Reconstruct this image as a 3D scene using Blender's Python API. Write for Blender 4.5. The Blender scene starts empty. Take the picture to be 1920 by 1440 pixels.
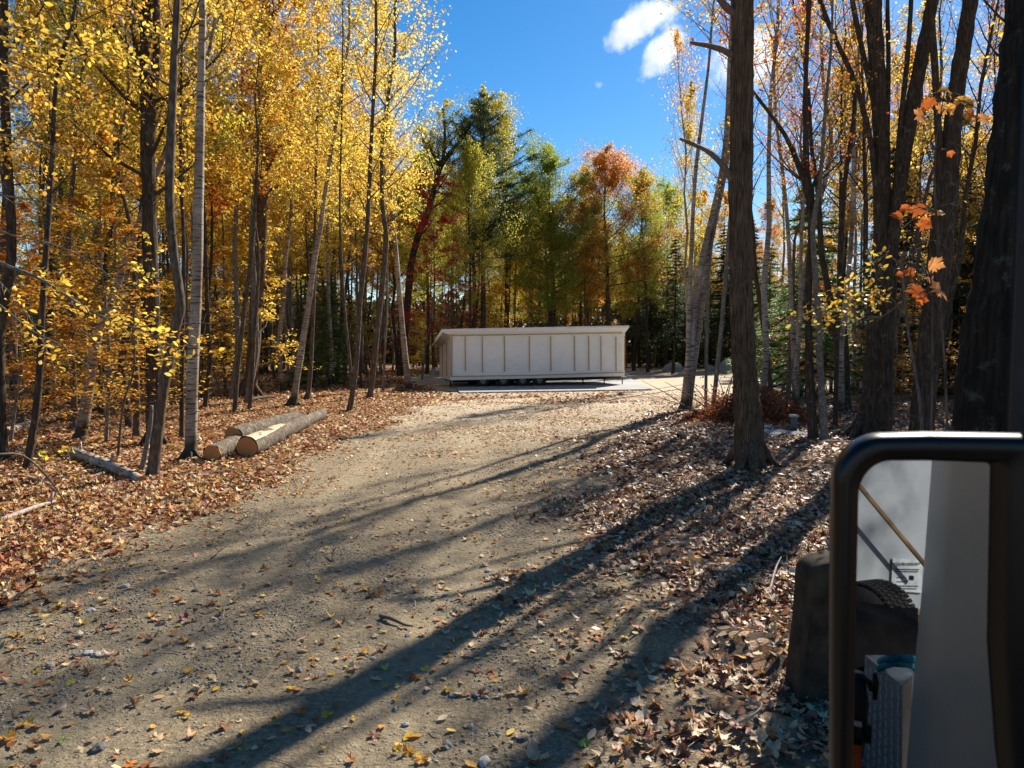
import bpy, math, random
import numpy as np
from mathutils import Vector, Matrix, noise

# ------------------------------------------------------------------ camera, sky, sun, exposure
sc = bpy.context.scene
COL = sc.collection
F = 1331.0; HZ = 645.0; CAMH = 2.1
PIT = math.atan((720 - HZ) / F)
cam_d = bpy.data.cameras.new('camera'); cam = bpy.data.objects.new('camera', cam_d); COL.objects.link(cam)
cam_d.sensor_width = 36.0; cam_d.lens = 36.0 * F / 1920.0; cam_d.clip_start = 0.05; cam_d.clip_end = 4000
cam_d.dof.use_dof = True; cam_d.dof.focus_distance = 18; cam_d.dof.aperture_fstop = 7.0
cam.location = (0, 0, CAMH); cam.rotation_euler = (math.radians(90) - PIT, 0, 0)
sc.camera = cam

SUN_AZ = math.radians(31.5); SUN_EL = math.radians(37)
world = bpy.data.worlds.new('World'); sc.world = world; world.use_nodes = True
wn = world.node_tree.nodes; wl = world.node_tree.links; wn.clear()
sky = wn.new('ShaderNodeTexSky'); sky.sky_type = 'NISHITA'; sky.sun_disc = False
sky.sun_elevation = SUN_EL; sky.sun_rotation = SUN_AZ
sky.air_density = 1.0; sky.dust_density = 0.15; sky.ozone_density = 2.2; sky.altitude = 300
hsv = wn.new('ShaderNodeHueSaturation'); hsv.inputs['Saturation'].default_value = 1.42; hsv.inputs['Value'].default_value = 1.0
bg = wn.new('ShaderNodeBackground'); bg.inputs['Strength'].default_value = 0.068
wo = wn.new('ShaderNodeOutputWorld')
wl.new(sky.outputs[0], hsv.inputs['Color']); wl.new(hsv.outputs[0], bg.inputs['Color']); wl.new(bg.outputs[0], wo.inputs['Surface'])

S = Vector((math.sin(SUN_AZ) * math.cos(SUN_EL), math.cos(SUN_AZ) * math.cos(SUN_EL), math.sin(SUN_EL)))
sun_d = bpy.data.lights.new('sun', 'SUN'); sun_d.energy = 5.0; sun_d.angle = math.radians(0.53); sun_d.color = (1.0, 0.93, 0.82)
sun = bpy.data.objects.new('sun', sun_d); COL.objects.link(sun)
sun.rotation_euler = (-S).to_track_quat('-Z', 'Y').to_euler()
vs = sc.view_settings; sc.display_settings.display_device = 'sRGB'
vs.view_transform = 'Standard'; vs.look = 'None'; vs.exposure = 1.05; vs.gamma = 1; vs.use_curve_mapping = False
sc.render.engine = 'CYCLES'; cy = sc.cycles
cy.max_bounces = 7; cy.diffuse_bounces = 3; cy.glossy_bounces = 3; cy.transmission_bounces = 5; cy.transparent_max_bounces = 6; cy.volume_bounces = 8
cy.use_denoising = True; cy.caustics_reflective = False; cy.caustics_refractive = False; cy.sample_clamp_indirect = 6

rng = np.random.default_rng(11); random.seed(11)

# ------------------------------------------------------------------ helpers
def ray(px, py):
    u = (px - 960) / F; v = (720 - py) / F
    return Vector((u, math.cos(PIT) + v * math.sin(PIT), -math.sin(PIT) + v * math.cos(PIT)))
def atY(px, py, Y):
    d = ray(px, py); return Vector((0, 0, CAMH)) + d * (Y / d.y)
def pix(p):
    p = Vector(p) - Vector((0, 0, CAMH))
    z = p.y * math.cos(PIT) - p.z * math.sin(PIT); v = p.y * math.sin(PIT) + p.z * math.cos(PIT)
    return 960 + F * p.x / z, 720 - F * v / z
def smooth(a, b, x):
    t = np.clip((x - a) / (b - a), 0, 1); return t * t * (3 - 2 * t)
def _h(ix, iy):
    n = (ix * 374761393 + iy * 668265263) & 0xffffffff
    n = ((n ^ (n >> 13)) * 1274126177) & 0xffffffff
    return ((n ^ (n >> 16)) & 0xffff) / 65535.0
def vnoise(x, y):
    x = np.asarray(x, float); y = np.asarray(y, float)
    ix = np.floor(x).astype(np.int64); iy = np.floor(y).astype(np.int64)
    fx = x - ix; fy = y - iy; fx = fx * fx * (3 - 2 * fx); fy = fy * fy * (3 - 2 * fy)
    return ((_h(ix, iy) * (1 - fx) + _h(ix + 1, iy) * fx) * (1 - fy) + (_h(ix, iy + 1) * (1 - fx) + _h(ix + 1, iy + 1) * fx) * fy)
def fbm(x, y, o=4):
    s = 0; a = .5
    for k in range(o):
        s = s + a * vnoise(x * 2 ** k + 17 * k, y * 2 ** k + 5 * k); a *= .5
    return s
def edges(y):
    l = np.interp(y, [0, 5, 9, 15, 22, 28, 33, 40, 60], [-4.3, -4.15, -3.75, -3.55, -3.3, -2.6, -3.6, -6, -7])
    r = np.interp(y, [0, 3.5, 5.5, 8, 11, 15, 19, 23, 26, 30, 40], [.6, .8, .75, .7, 1.0, 2.2, 3.4, 5.2, 8.5, 13, 24])
    return l, r
def litter(x, y):
    """0 = bare gravel, 1 = deep leaf litter"""
    x = np.asarray(x, float); y = np.asarray(y, float)
    l, r = edges(y)
    n = (fbm(x * .9 + 3, y * .9) - .47) * 1.6; n2 = (fbm(x * 3 + 9, y * 3) - .47) * .7
    a = smooth(-.35, .45, (l - x) + n + n2)
    b = smooth(-.7, 1.1, (x - r) + n * 1.6 + n2 * 2)
    b = b * np.where(y < 24, 1, smooth(0, 1, 1.2 - (y - 24) / 30))
    far = smooth(59, 63, y + n * 3)
    strip = .55 * smooth(24, 26, y) * (1 - smooth(28.5, 31, y)) * smooth(.3, .55, fbm(x * .5, y * 1.2)) * (x < 9)
    return np.clip(np.maximum.reduce([a, b, far, strip]), 0, 1)
def ground(x, y):
    x = np.asarray(x, float); y = np.asarray(y, float)
    l, r = edges(y)
    z = (fbm(x * .35, y * .35, 3) - .45) * .10 * smooth(0.2, 3, np.maximum(l - x, x - r))
    z = z + (fbm(x * 1.7 + 4, y * 1.7, 3) - .45) * .035
    z = z + (fbm(x * 7 + 4, y * 7, 3) - .45) * .020 * (y < 16)
    # wheel ruts along the drive
    for c in (-2.55, -.75):
        z = z - .025 * np.exp(-((x - c - .15 * np.sin(y * .2)) / .28) ** 2) * (y < 30)
    # scraped ridges of earth at the right edge of the drive
    for cx, cy_, sx, sy, h, a in ((1.02, 5.05, .16, .75, .10, .25), (1.75, 4.55, .22, .9, .14, .5), (1.35, 3.6, .2, .5, .09, .4), (2.5, 5.8, .5, .5, .1, 0), (3.3, 15, 1.6, 1.4, .16, 0), (5.5, 14, 1.5, 1.5, .1, 0)):
        dx = (x - cx) * math.cos(a) + (y - cy_) * math.sin(a); dy = -(x - cx) * math.sin(a) + (y - cy_) * math.cos(a)
        z = z + h * np.exp(-(dx / sx) ** 2 - (dy / sy) ** 2) * (.5 + fbm(x * 4, y * 4, 3))
    slab = smooth(30, 31, y) * (1 - smooth(41, 42, y)) * smooth(-6, -5, x) * (1 - smooth(8, 9, x))
    z = z * (1 - .9 * slab)
    z = z + 2.2 * smooth(75, 150, y) + 0.0
    return z
def gz(x, y): return float(ground(np.array([x]), np.array([y]))[0])
def on_ground(px, py):
    d = ray(px, py); t = -CAMH / d.z; p = d * t
    return Vector((p.x, p.y, gz(p.x, p.y)))

class MB:
    def __init__(s): s.v = []; s.f = []; s.n = 0; s.fm = []
    def add(s, v, f, m=0):
        s.v.extend([tuple(a) for a in v]); s.f.extend([tuple(i + s.n for i in q) for q in f]); s.fm.extend([m] * len(f)); s.n += len(v)
    def box(s, c, sz, rot=None, m=0, taper=1.0):
        hx, hy, hz = sz[0] / 2, sz[1] / 2, sz[2] / 2
        v = []
        for k in (-1, 1):
            q = taper if k > 0 else 1
            for a, b in ((-1, -1), (1, -1), (1, 1), (-1, 1)): v.append(Vector((a * hx * q, b * hy * q, k * hz)))
        if rot is not None: v = [rot @ p for p in v]
        v = [p + Vector(c) for p in v]
        s.add(v, [(0, 3, 2, 1), (4, 5, 6, 7), (0, 1, 5, 4), (1, 2, 6, 5), (2, 3, 7, 6), (3, 0, 4, 7)], m)
    def tube(s, pts, rad, sides=8, cap=True, wob=0.0, m=0, seed=0, ridge=0.0):
        pts = [Vector(p) for p in pts]; n = len(pts); V = []
        ref = Vector((1, 0, 0)) if abs((pts[-1] - pts[0]).normalized().x) < .8 else Vector((0, 1, 0))
        for i, p in enumerate(pts):
            t = (pts[min(i + 1, n - 1)] - pts[max(i - 1, 0)]).normalized()
            a = (ref - t * ref.dot(t)).normalized(); b = t.cross(a)
            for k in range(sides):
                th = 2 * math.pi * k / sides; r = rad[i]
                if wob: r *= 1 + wob * (noise.noise(Vector((math.cos(th) * 1.5 + seed, math.sin(th) * 1.5, i * .45))))
                if ridge:
                    q_ = noise.noise(Vector((math.cos(th) * 7 + seed, math.sin(th) * 7, i * .5))); r *= 1 + ridge * (abs(q_) * 2.2 - .5) + ridge * .5 * noise.noise(Vector((math.cos(th) * 16, math.sin(th) * 16 + seed, i * .9)))
                V.append(p + (a * math.cos(th) + b * math.sin(th)) * r)
        Q = []
        for i in range(n - 1):
            for k in range(sides):
                k2 = (k + 1) % sides; Q.append((i * sides + k, i * sides + k2, (i + 1) * sides + k2, (i + 1) * sides + k))
        s.add(V, Q, m)
        if cap:
            s.f.append(tuple(s.n - len(V) + k for k in range(sides))[::-1]); s.fm.append(m)
            s.f.append(tuple(s.n - sides + k for k in range(sides))); s.fm.append(m)
    def mesh(s, name, mats, smooth_=True):
        me = bpy.data.meshes.new(name); me.from_pydata(s.v, [], s.f); me.update()
        for mt in (mats if isinstance(mats, (list, tuple)) else [mats]): me.materials.append(mt)
        if any(s.fm): me.polygons.foreach_set('material_index', s.fm)
        me.polygons.foreach_set('use_smooth', [smooth_] * len(me.polygons)); return me
    def build(s, name, mats, parent=None, loc=None, smooth_=True):
        return link(name, s.mesh(name, mats, smooth_), parent, loc)
def link(name, data, parent=None, loc=None):
    o = bpy.data.objects.new(name, data); COL.objects.link(o)
    if parent: o.parent = parent
    if loc is not None: o.location = loc
    return o
def tag(o, label=None, cat=None, group=None, kind=None):
    if label: o['label'] = label
    if cat: o['category'] = cat
    if group: o['group'] = group
    if kind: o['kind'] = kind
    return o
def thing(name, label, cat, loc=(0, 0, 0), group=None, rz=0):
    o = bpy.data.objects.new(name, None); COL.objects.link(o); o.location = loc; o.rotation_euler.z = rz
    o.empty_display_size = .1
    return tag(o, label, cat, group)

# ------------------------------------------------------------------ materials
class NT:
    def __init__(s, name):
        s.m = bpy.data.materials.new(name); s.m.use_nodes = True; s.t = s.m.node_tree; s.t.nodes.clear()
        s.out = s.t.nodes.new('ShaderNodeOutputMaterial')
    def n(s, typ, **kw):
        x = s.t.nodes.new('ShaderNode' + typ)
        for k, v in kw.items():
            if k in x.inputs: 
                if hasattr(v, 'is_linked') or isinstance(v, bpy.types.NodeSocket): s.t.links.new(v, x.inputs[k])
                else: x.inputs[k].default_value = v
            else: setattr(x, k, v)
        return x
    def l(s, a, b): s.t.links.new(a, b)
    def noise(s, vec, scale, detail=4, rough=.6): return s.n('TexNoise', Vector=vec, Scale=scale, Detail=detail, Roughness=rough)
    def ramp(s, fac, stops, interp='LINEAR'):
        r = s.n('ValToRGB'); s.l(fac, r.inputs[0]); e = r.color_ramp.elements; r.color_ramp.interpolation = interp
        while len(e) < len(stops): e.new(.5)
        for i, (p, c) in enumerate(stops): e[i].position = p; e[i].color = (*c, 1) if len(c) == 3 else c
        return r.outputs[0]
    def mix(s, fac, a, b, mode='MIX'):
        x = s.n('MixRGB', blend_type=mode)
        for i, v in enumerate((fac, a, b)):
            if isinstance(v, bpy.types.NodeSocket): s.l(v, x.inputs[i])
            else: x.inputs[i].default_value = v if i == 0 else ((*v, 1) if len(v) == 3 else v)
        return x.outputs[0]
    def math(s, op, a, b=0.0):
        x = s.n('Math', operation=op)
        for i, v in enumerate((a, b)):
            if isinstance(v, bpy.types.NodeSocket): s.l(v, x.inputs[i])
            else: x.inputs[i].default_value = v
        return x.outputs[0]
    def coords(s, scale=(1, 1, 1), which='Object'):
        tc = s.n('TexCoord'); mp = s.n('Mapping'); s.l(tc.outputs[which], mp.inputs[0]); mp.inputs['Scale'].default_value = scale
        return mp.outputs[0]
    def bsdf(s, color, rough=.8, bump=None, strength=.5, dist=.02, metal=0.0, spec=.3):
        b = s.n('BsdfPrincipled')
        if isinstance(color, bpy.types.NodeSocket): s.l(color, b.inputs['Base Color'])
        else: b.inputs['Base Color'].default_value = (*color, 1)
        if isinstance(rough, bpy.types.NodeSocket): s.l(rough, b.inputs['Roughness'])
        else: b.inputs['Roughness'].default_value = rough
        b.inputs['Metallic'].default_value = metal; b.inputs['Specular IOR Level'].default_value = spec
        if bump is not None:
            bp = s.n('Bump'); s.l(bump, bp.inputs['Height']); bp.inputs['Strength'].default_value = strength; bp.inputs['Distance'].default_value = dist
            s.l(bp.outputs[0], b.inputs['Normal'])
        s.l(b.outputs[0], s.out.inputs[0]); return b

def bark(name, dark, light, lichen=None, stretch=.12, scale=16, amount=.45):
    t = NT(name); v = t.coords((1, 1, stretch)); n = t.noise(v, scale, 6, .65); n2 = t.noise(t.coords(), 3, 5)
    vor = t.n('TexVoronoi', Vector=v, Scale=scale * 1.3, feature='DISTANCE_TO_EDGE')
    nf = t.noise(t.coords((1, 1, stretch * .5)), scale * 3.2, 5, .7)
    f = t.math('MULTIPLY', t.math('ADD', t.math('MULTIPLY', n.outputs[0], .45), t.math('MULTIPLY', nf.outputs[0], .55)), t.math('ADD', .72, t.math('MULTIPLY', t.math('MINIMUM', t.math('MULTIPLY', vor.outputs[0], 3.0), 1.0), .28)))
    c = t.ramp(f, [(.30, dark), (.55, light)])
    c = t.mix(t.ramp(n2.outputs[0], [(.35, (0, 0, 0)), (.7, (1, 1, 1))]), c, t.mix(.5, c, dark), 'MIX')
    if lichen:
        n3 = t.noise(t.coords(), 7, 6, .7); c = t.mix(t.ramp(n3.outputs[0], [(.57, (0, 0, 0)), (.66, (amount, amount, amount))]), c, lichen)
    t.bsdf(c, .9, f, .9, .035, spec=.15); return t.m
def birch(name, foot_=True):
    t = NT(name); v = t.coords((1.0, 1.0, 9)); n = t.noise(v, 3.2, 4, .6)
    v2 = t.coords((5, 5, 60)); n2 = t.noise(v2, 1.0, 3, .6); n3 = t.noise(t.coords((1, 1, .6)), 2.2, 5, .6)
    c = t.mix(t.ramp(n3.outputs[0], [(.35, (0, 0, 0)), (.65, (1, 1, 1))]), (.23, .165, .115), (.46, .40, .325))
    c = t.mix(t.ramp(n2.outputs[0], [(.50, (0, 0, 0)), (.62, (.8, .8, .8))]), c, (.16, .11, .08))
    c = t.mix(t.ramp(n.outputs[0], [(.54, (0, 0, 0)), (.61, (1, 1, 1))]), c, (.05, .04, .032))
    # mossy dark foot of the trunk
    z = t.n('SeparateXYZ'); t.l(t.coords(), z.inputs[0])
    foot = t.math('ADD', z.outputs[2], t.math('MULTIPLY', n3.outputs[0], -.6))
    if foot_: c = t.mix(t.ramp(foot, [(0.0, (1, 1, 1)), (.22, (0, 0, 0))]), c, (.05, .043, .024))
    t.bsdf(c, .7, n2.outputs[0], .4, .01, spec=.25); return t.m
M = {}
M['bark_dark'] = bark('bark_dark', (.030, .021, .015), (.13, .095, .068), (.17, .18, .12), amount=.6)
M['bark_oak'] = bark('bark_oak', (.035, .022, .015), (.23, .15, .095), (.19, .17, .09), .07, 22, .3)
M['bark_brown'] = bark('bark_brown', (.05, .035, .025), (.21, .16, .115), (.22, .22, .16), .25, 12, .5)
M['bark_near'] = bark('bark_near', (.010, .008, .006), (.045, .036, .028), (.085, .095, .065), .08, 12, .6)  # shade painted in: darker bark colours for the near right trunk
M['bark_grey'] = bark('bark_grey', (.10, .085, .07), (.30, .26, .21), (.30, .30, .23), .8, 9, .5)
M['bark_log'] = bark('bark_log', (.045, .032, .022), (.30, .24, .175), (.42, .39, .34), .55, 11, .5)
M['birch'] = birch('bark_birch'); M['birch_log'] = birch('bark_birch_log', False)

def leaf_mat(name, trans=.5, rough=.5, base=None):
    t = NT(name)
    oi = t.n('ObjectInfo'); at = t.n('Attribute', attribute_name='rnd')
    if base is None: col = oi.outputs['Color']
    else: col = t.ramp(at.outputs['Fac'], base)
    h = t.n('HueSaturation', Color=col)
    t.l(t.math('ADD', .475, t.math('MULTIPLY', at.outputs['Fac'], .05)), h.inputs['Hue'])
    a2 = t.math('FRACT', t.math('MULTIPLY', at.outputs['Fac'], 17.31))
    t.l(t.math('ADD', .55, t.math('MULTIPLY', a2, .75)), h.inputs['Value'])
    d = t.n('BsdfPrincipled', Color=h.outputs[0]) if False else t.n('BsdfPrincipled')
    t.l(h.outputs[0], d.inputs['Base Color']); d.inputs['Roughness'].default_value = rough; d.inputs['Specular IOR Level'].default_value = .3
    tr = t.n('BsdfTranslucent'); t.l(h.outputs[0], tr.inputs['Color'])
    mx = t.n('MixShader'); mx.inputs[0].default_value = trans
    t.l(d.outputs[0], mx.inputs[1]); t.l(tr.outputs[0], mx.inputs[2]); t.l(mx.outputs[0], t.out.inputs[0]); return t.m
M['leaf'] = leaf_mat('autumn_leaf', .62)
M['needle'] = leaf_mat('needle', .42)
LIT = [(0, (.07, .028, .015)), (.2, (.20, .065, .022)), (.38, (.38, .13, .04)), (.55, (.50, .23, .09)), (.72, (.60, .38, .21)), (.85, (.64, .46, .30)), (.93, (.62, .36, .06)), (1, (.40, .07, .025))]
M['fallen'] = leaf_mat('fallen_leaf', .2, .6, LIT)
LITR = [(0, (.08, .038, .02)), (.28, (.26, .11, .045)), (.5, (.44, .23, .11)), (.7, (.60, .39, .24)), (.88, (.66, .50, .35)), (1, (.6, .26, .04))]
M['fallen_brown'] = leaf_mat('fallen_leaf_brown', .15, .5, LITR)

def simple(name, col, rough=.7, metal=0, var=.25, scale=12, bump=.3, dist=.01, spec=.3):
    t = NT(name); n = t.noise(t.coords(), scale, 5)
    c = t.mix(t.ramp(n.outputs[0], [(.3, (0, 0, 0)), (.7, (1, 1, 1))]), tuple(a * (1 - var) for a in col), tuple(min(1, a * (1 + var)) for a in col))
    t.bsdf(c, rough, n.outputs[0], bump, dist, metal, spec); return t.m
M['stone'] = simple('stone', (.34, .33, .31), .85, 0, .35, 14, .5)
M['endgrain'] = None
def endgrain():
    t = NT('cut_wood'); v = t.coords(); n = t.noise(v, 5, 4)
    w = t.n('TexWave', wave_type='RINGS', rings_direction='SPHERICAL', Vector=v, Scale=14.0, Distortion=1.5)
    c = t.mix(w.outputs[0], (.42, .17, .055), (.58, .27, .10)); c = t.mix(t.math('MULTIPLY', n.outputs[0], .5), c, (.25, .10, .03))
    t.bsdf(c, .8, w.outputs[0], .3, .005); return t.m
M['endgrain'] = endgrain()
M['barewood'] = simple('bare_wood', (.50, .36, .22), .75, 0, .35, 16)
M['deadwood'] = simple('dead_wood', (.36, .29, .23), .8, 0, .35, 25)
M['twig'] = simple('twig', (.12, .085, .06), .9, 0, .35, 25)
M['black'] = simple('black_plastic', (.010, .010, .011), .38, 0, .1, 60, .1, .002, .45)
M['rubber'] = simple('tyre_rubber', (.028, .025, .023), .75, 0, .25, 30)
M['pine_dark'] = M['bark_dark']

def wrap_mat():
    t = NT('white_wrap'); v = t.coords()
    n = t.noise(v, 1.3, 4, .55); n2 = t.n('TexNoise', Vector=t.coords((1, 1, 2.5)), Scale=2.4, Detail=3, Roughness=.5, Distortion=1.6)
    c = t.mix(t.ramp(n.outputs[0], [(.3, (0, 0, 0)), (.7, (1, 1, 1))]), (.87, .83, .78), (.91, .89, .86))
    t.bsdf(c, .45, n2.outputs[0], .38, .07, spec=.4); return t.m
M['wrap'] = wrap_mat()
M['batten'] = simple('lath', (.48, .34, .18), .8, 0, .25, 20)

# ------------------------------------------------------------------ ground
def ground_mat():
    t = NT('gravel_and_soil'); g = t.n('NewGeometry'); P = g.outputs['Position']
    at = t.n('Attribute', attribute_name='litter'); L = at.outputs['Fac']
    fine = t.noise(P, 90, 6, .75); mid = t.noise(P, 14, 6, .65); big = t.noise(P, .6, 5, .6)
    vor = t.n('TexVoronoi', Vector=P, Scale=38.0); vor2 = t.n('TexVoronoi', Vector=P, Scale=38.0, feature='DISTANCE_TO_EDGE')
    sand = t.mix(t.ramp(fine.outputs[0], [(.3, (0, 0, 0)), (.7, (1, 1, 1))]), (.15, .112, .064), (.44, .340, .205))
    sand = t.mix(t.ramp(big.outputs[0], [(.35, (0, 0, 0)), (.65, (.6, .6, .6))]), sand, t.mix(fine.outputs[0], (.17, .132, .078), (.40, .318, .20)))
    m2_ = t.noise(P, 30, 5, .7); sand = t.mix(t.ramp(m2_.outputs[0], [(.36, (.75, .75, .75)), (.56, (0, 0, 0))]), sand, (.12, .088, .052)); sand = t.mix(t.ramp(m2_.outputs[0], [(.58, (0, 0, 0)), (.70, (.7, .7, .7))]), sand, (.50, .41, .28))
    # small stones bedded in the sand
    vp_ = t.n('SeparateColor'); t.l(vor.outputs['Color'], vp_.inputs[0]); pick = t.ramp(vp_.outputs[0], [(.60, (0, 0, 0)), (.62, (1, 1, 1))])
    pm = t.math('MULTIPLY', pick, t.ramp(mid.outputs[0], [(.42, (0, 0, 0)), (.6, (1, 1, 1))]))
    vs_ = t.n('SeparateColor'); t.l(vor.outputs['Color'], vs_.inputs[0]); stc = t.mix(vs_.outputs[1], (.13, .11, .08), (.36, .31, .24))
    sand = t.mix(t.math('MULTIPLY', pm, .6), sand, stc)
    ru = t.n('Attribute', attribute_name='rut'); sand = t.mix(t.math('MULTIPLY', ru.outputs['Fac'], .55), sand, t.mix(fine.outputs[0], (.25, .195, .115), (.45, .36, .23)))
    yy = t.n('SeparateXYZ'); t.l(P, yy.inputs[0]); far_light = t.ramp(t.math('ADD', t.math('MULTIPLY', yy.outputs[1], .02), t.math('MULTIPLY', big.outputs[0], .2)), [(.36, (0, 0, 0)), (.62, (1, 1, 1))])
    sand = t.mix(far_light, sand, t.mix(fine.outputs[0], (.38, .31, .21), (.60, .51, .37)))  # painted light: sand paler with distance, as grazing sun brightens it
    # leaf litter seen from afar: cells in leaf tones
    lv = t.n('TexVoronoi', Vector=P, Scale=13.0, Randomness=1.0); lv3 = t.n('TexVoronoi', Vector=P, Scale=13.0, feature='DISTANCE_TO_EDGE')
    sp = t.n('SeparateColor'); t.l(lv.outputs['Color'], sp.inputs[0])
    xyz = t.n('SeparateXYZ'); t.l(P, xyz.inputs[0]); right = t.ramp(t.math('MULTIPLY', t.math('ADD', xyz.outputs[0], 10.0), .05), [(.49, (0, 0, 0)), (.55, (1, 1, 1))])
    lc = t.mix(right, t.ramp(sp.outputs[0], LIT), t.ramp(sp.outputs[0], LITR))
    lc = t.mix(t.ramp(lv3.outputs[0], [(0, (1, 1, 1)), (.12, (0, 0, 0))]), lc, (.05, .032, .02))
    soil = t.mix(mid.outputs[0], (.05, .035, .024), (.13, .095, .065))
    cover = t.ramp(sp.outputs[1], [(.3, (1, 1, 1)), (.45, (0, 0, 0))])
    lit = t.mix(cover, lc, soil)
    f = t.ramp(t.math('ADD', L, t.math('MULTIPLY', t.math('SUBTRACT', mid.outputs[0], .5), .8)), [(.38, (0, 0, 0)), (.62, (1, 1, 1))])
    c = t.mix(f, sand, lit)
    hgt = t.math('ADD', t.math('MULTIPLY', fine.outputs[0], .35), t.math('ADD', mid.outputs[0], t.math('MULTIPLY', t.math('MULTIPLY', vor2.outputs[0], pm), 1.2)))
    t.bsdf(c, .92, hgt, 1.0, .03, spec=.15); return t.m
def build_ground():
    xs = np.unique(np.concatenate([np.arange(-8, 8, .09), np.linspace(8, 30, 90), np.linspace(-30, -8, 90), np.linspace(30, 400, 40), np.linspace(-400, -30, 40)]))
    ys = np.unique(np.concatenate([np.linspace(-60, 2, 20), np.arange(2, 14, .09), np.linspace(14, 40, 140), np.linspace(40, 80, 60), np.linspace(80, 900, 50)]))
    X, Y = np.meshgrid(xs, ys); Z = ground(X, Y); nx = len(xs); ny = len(ys)
    v = np.stack([X, Y, Z], -1).reshape(-1, 3)
    i = np.arange(nx - 1)[None, :] + np.arange(ny - 1)[:, None] * nx
    f = np.stack([i, i + 1, i + 1 + nx, i + nx], -1).reshape(-1, 4)
    me = fast_mesh('ground', v, f); a = me.attributes.new('litter', 'FLOAT', 'POINT')
    a.data.foreach_set('value', litter(X, Y).reshape(-1).astype(np.float32))
    ctr = .15 * np.sin(Y * .2); rut = np.exp(-((X + 2.55 - ctr) / .35) ** 2) + np.exp(-((X + .75 - ctr) / .35) ** 2); rut = rut * (.4 + 1.2 * fbm(X * 1.5, Y * .35, 3)) * (Y < 32)
    a = me.attributes.new('rut', 'FLOAT', 'POINT'); a.data.foreach_set('value', np.clip(rut, 0, 1).reshape(-1).astype(np.float32))
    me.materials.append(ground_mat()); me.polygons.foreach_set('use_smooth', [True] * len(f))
    o = link('ground', me); o['kind'] = 'structure'; return o
def fast_mesh(name, v, f, rnd=None):
    v = np.asarray(v, np.float32); f = np.asarray(f, np.int32); k = f.shape[1]
    me = bpy.data.meshes.new(name); me.vertices.add(len(v)); me.vertices.foreach_set('co', v.reshape(-1))
    me.loops.add(f.size); me.loops.foreach_set('vertex_index', f.reshape(-1))
    me.polygons.add(len(f)); me.polygons.foreach_set('loop_start', np.arange(len(f), dtype=np.int32) * k)
    me.polygons.foreach_set('loop_total', np.full(len(f), k, np.int32)); me.update(calc_edges=True)
    if rnd is not None:
        a = me.attributes.new('rnd', 'FLOAT', 'FACE'); a.data.foreach_set('value', np.asarray(rnd, np.float32))
    return me
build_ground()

# ------------------------------------------------------------------ leaves
def unit(a): return a / np.maximum(np.linalg.norm(a, axis=-1, keepdims=True), 1e-9)
def leaf_cloud(name, C, size, mat, flat=.5, aspect=.62, r=None, droop=.25):
    """C: centres (n,3); every leaf one folded rhomb"""
    r = r or rng; n = len(C)
    up = unit(np.stack([r.normal(0, 1, n), r.normal(0, 1, n), r.normal(0, .6, n) + flat * 2.2], -1))
    a = r.normal(0, 1, (n, 3)); a[:, 2] -= droop; a = unit(a - up * (a * up).sum(-1, keepdims=True)); b = np.cross(up, a)
    L = (size * r.uniform(.6, 1.3, n))[:, None]; W = L * aspect
    v = np.stack([C - a * L * .5, C + b * W * .5 + up * L * .08 - a * L * .05, C + a * L * .5 - up * L * .05, C - b * W * .5 + up * L * .08 - a * L * .05], 1).reshape(-1, 3)
    f = np.arange(4 * n).reshape(-1, 4); me = fast_mesh(name, v, f, r.random(n)); me.materials.append(mat); return me

def bez(p0, d0, L, bend, nseg, r, jit=.08):
    pts = [Vector(p0)]; d = Vector(d0).normalized()
    for i in range(nseg):
        d = (d + Vector((0, 0, bend / nseg)) + Vector(r.normal(0, jit, 3))).normalized(); pts.append(pts[-1] + d * (L / nseg))
    return pts
def limbs(mb, r, path, rad, z0, z1, nl, Lmax, elev=(25, 60), bend=.5, sub=5, subL=.38, prof=None, sides=5, subsides=3, rfac=.42, subelev=0.2, az=None):
    """limbs off a trunk path; returns sample points for leaves"""
    path = [Vector(p) for p in path]; samples = []
    zs = [p.z for p in path]; top = zs[-1]
    g = r.uniform(0, 6.28)
    for i in range(nl):
        t = (i + r.uniform(.1, .9)) / nl; z = z0 + (z1 - z0) * t
        k = max(0, min(len(path) - 2, int(np.searchsorted(zs, z)) - 1)); u = (z - zs[k]) / max(1e-6, zs[k + 1] - zs[k])
        p = path[k].lerp(path[k + 1], min(1, max(0, u))); rr = rad[k] + (rad[k + 1] - rad[k]) * min(1, max(0, u))
        g += 2.4 + r.normal(0, .4); th = g if az is None else az[0] + r.normal(0, az[1])
        e = math.radians(elev[0] + (elev[1] - elev[0]) * t + r.normal(0, 7)); L = Lmax * (prof(t) if prof else (1 - .6 * t)) * r.uniform(.7, 1.15)
        d = Vector((math.cos(th) * math.cos(e), math.sin(th) * math.cos(e), math.sin(e)))
        pts = bez(p, d, L, bend, 5, r); rl = max(.006, rr * rfac)
        mb.tube(pts, [rl * (1 - .17 * j) for j in range(6)], sides, cap=False)
        for q in range(2, 6): samples.append((pts[q], L * .10, .6))
        for s in range(sub):
            j = 1 + int(r.integers(0, 4)); q = pts[j].lerp(pts[j + 1], r.random()); dd = (pts[j + 1] - pts[j]).normalized()
            sd = (dd + Vector(r.normal(0, .75, 3)) + Vector((0, 0, subelev))).normalized(); SL = L * subL * r.uniform(.6, 1.3)
            sp = bez(q, sd, SL, bend * .4, 3, r, .15); rs = max(.004, rl * .35)
            mb.tube(sp, [rs, rs * .75, rs * .5, rs * .25], subsides, cap=False)
            for w in (1, 2, 3): samples.append((sp[w], SL * .22, 1.0))
    return samples
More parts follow.
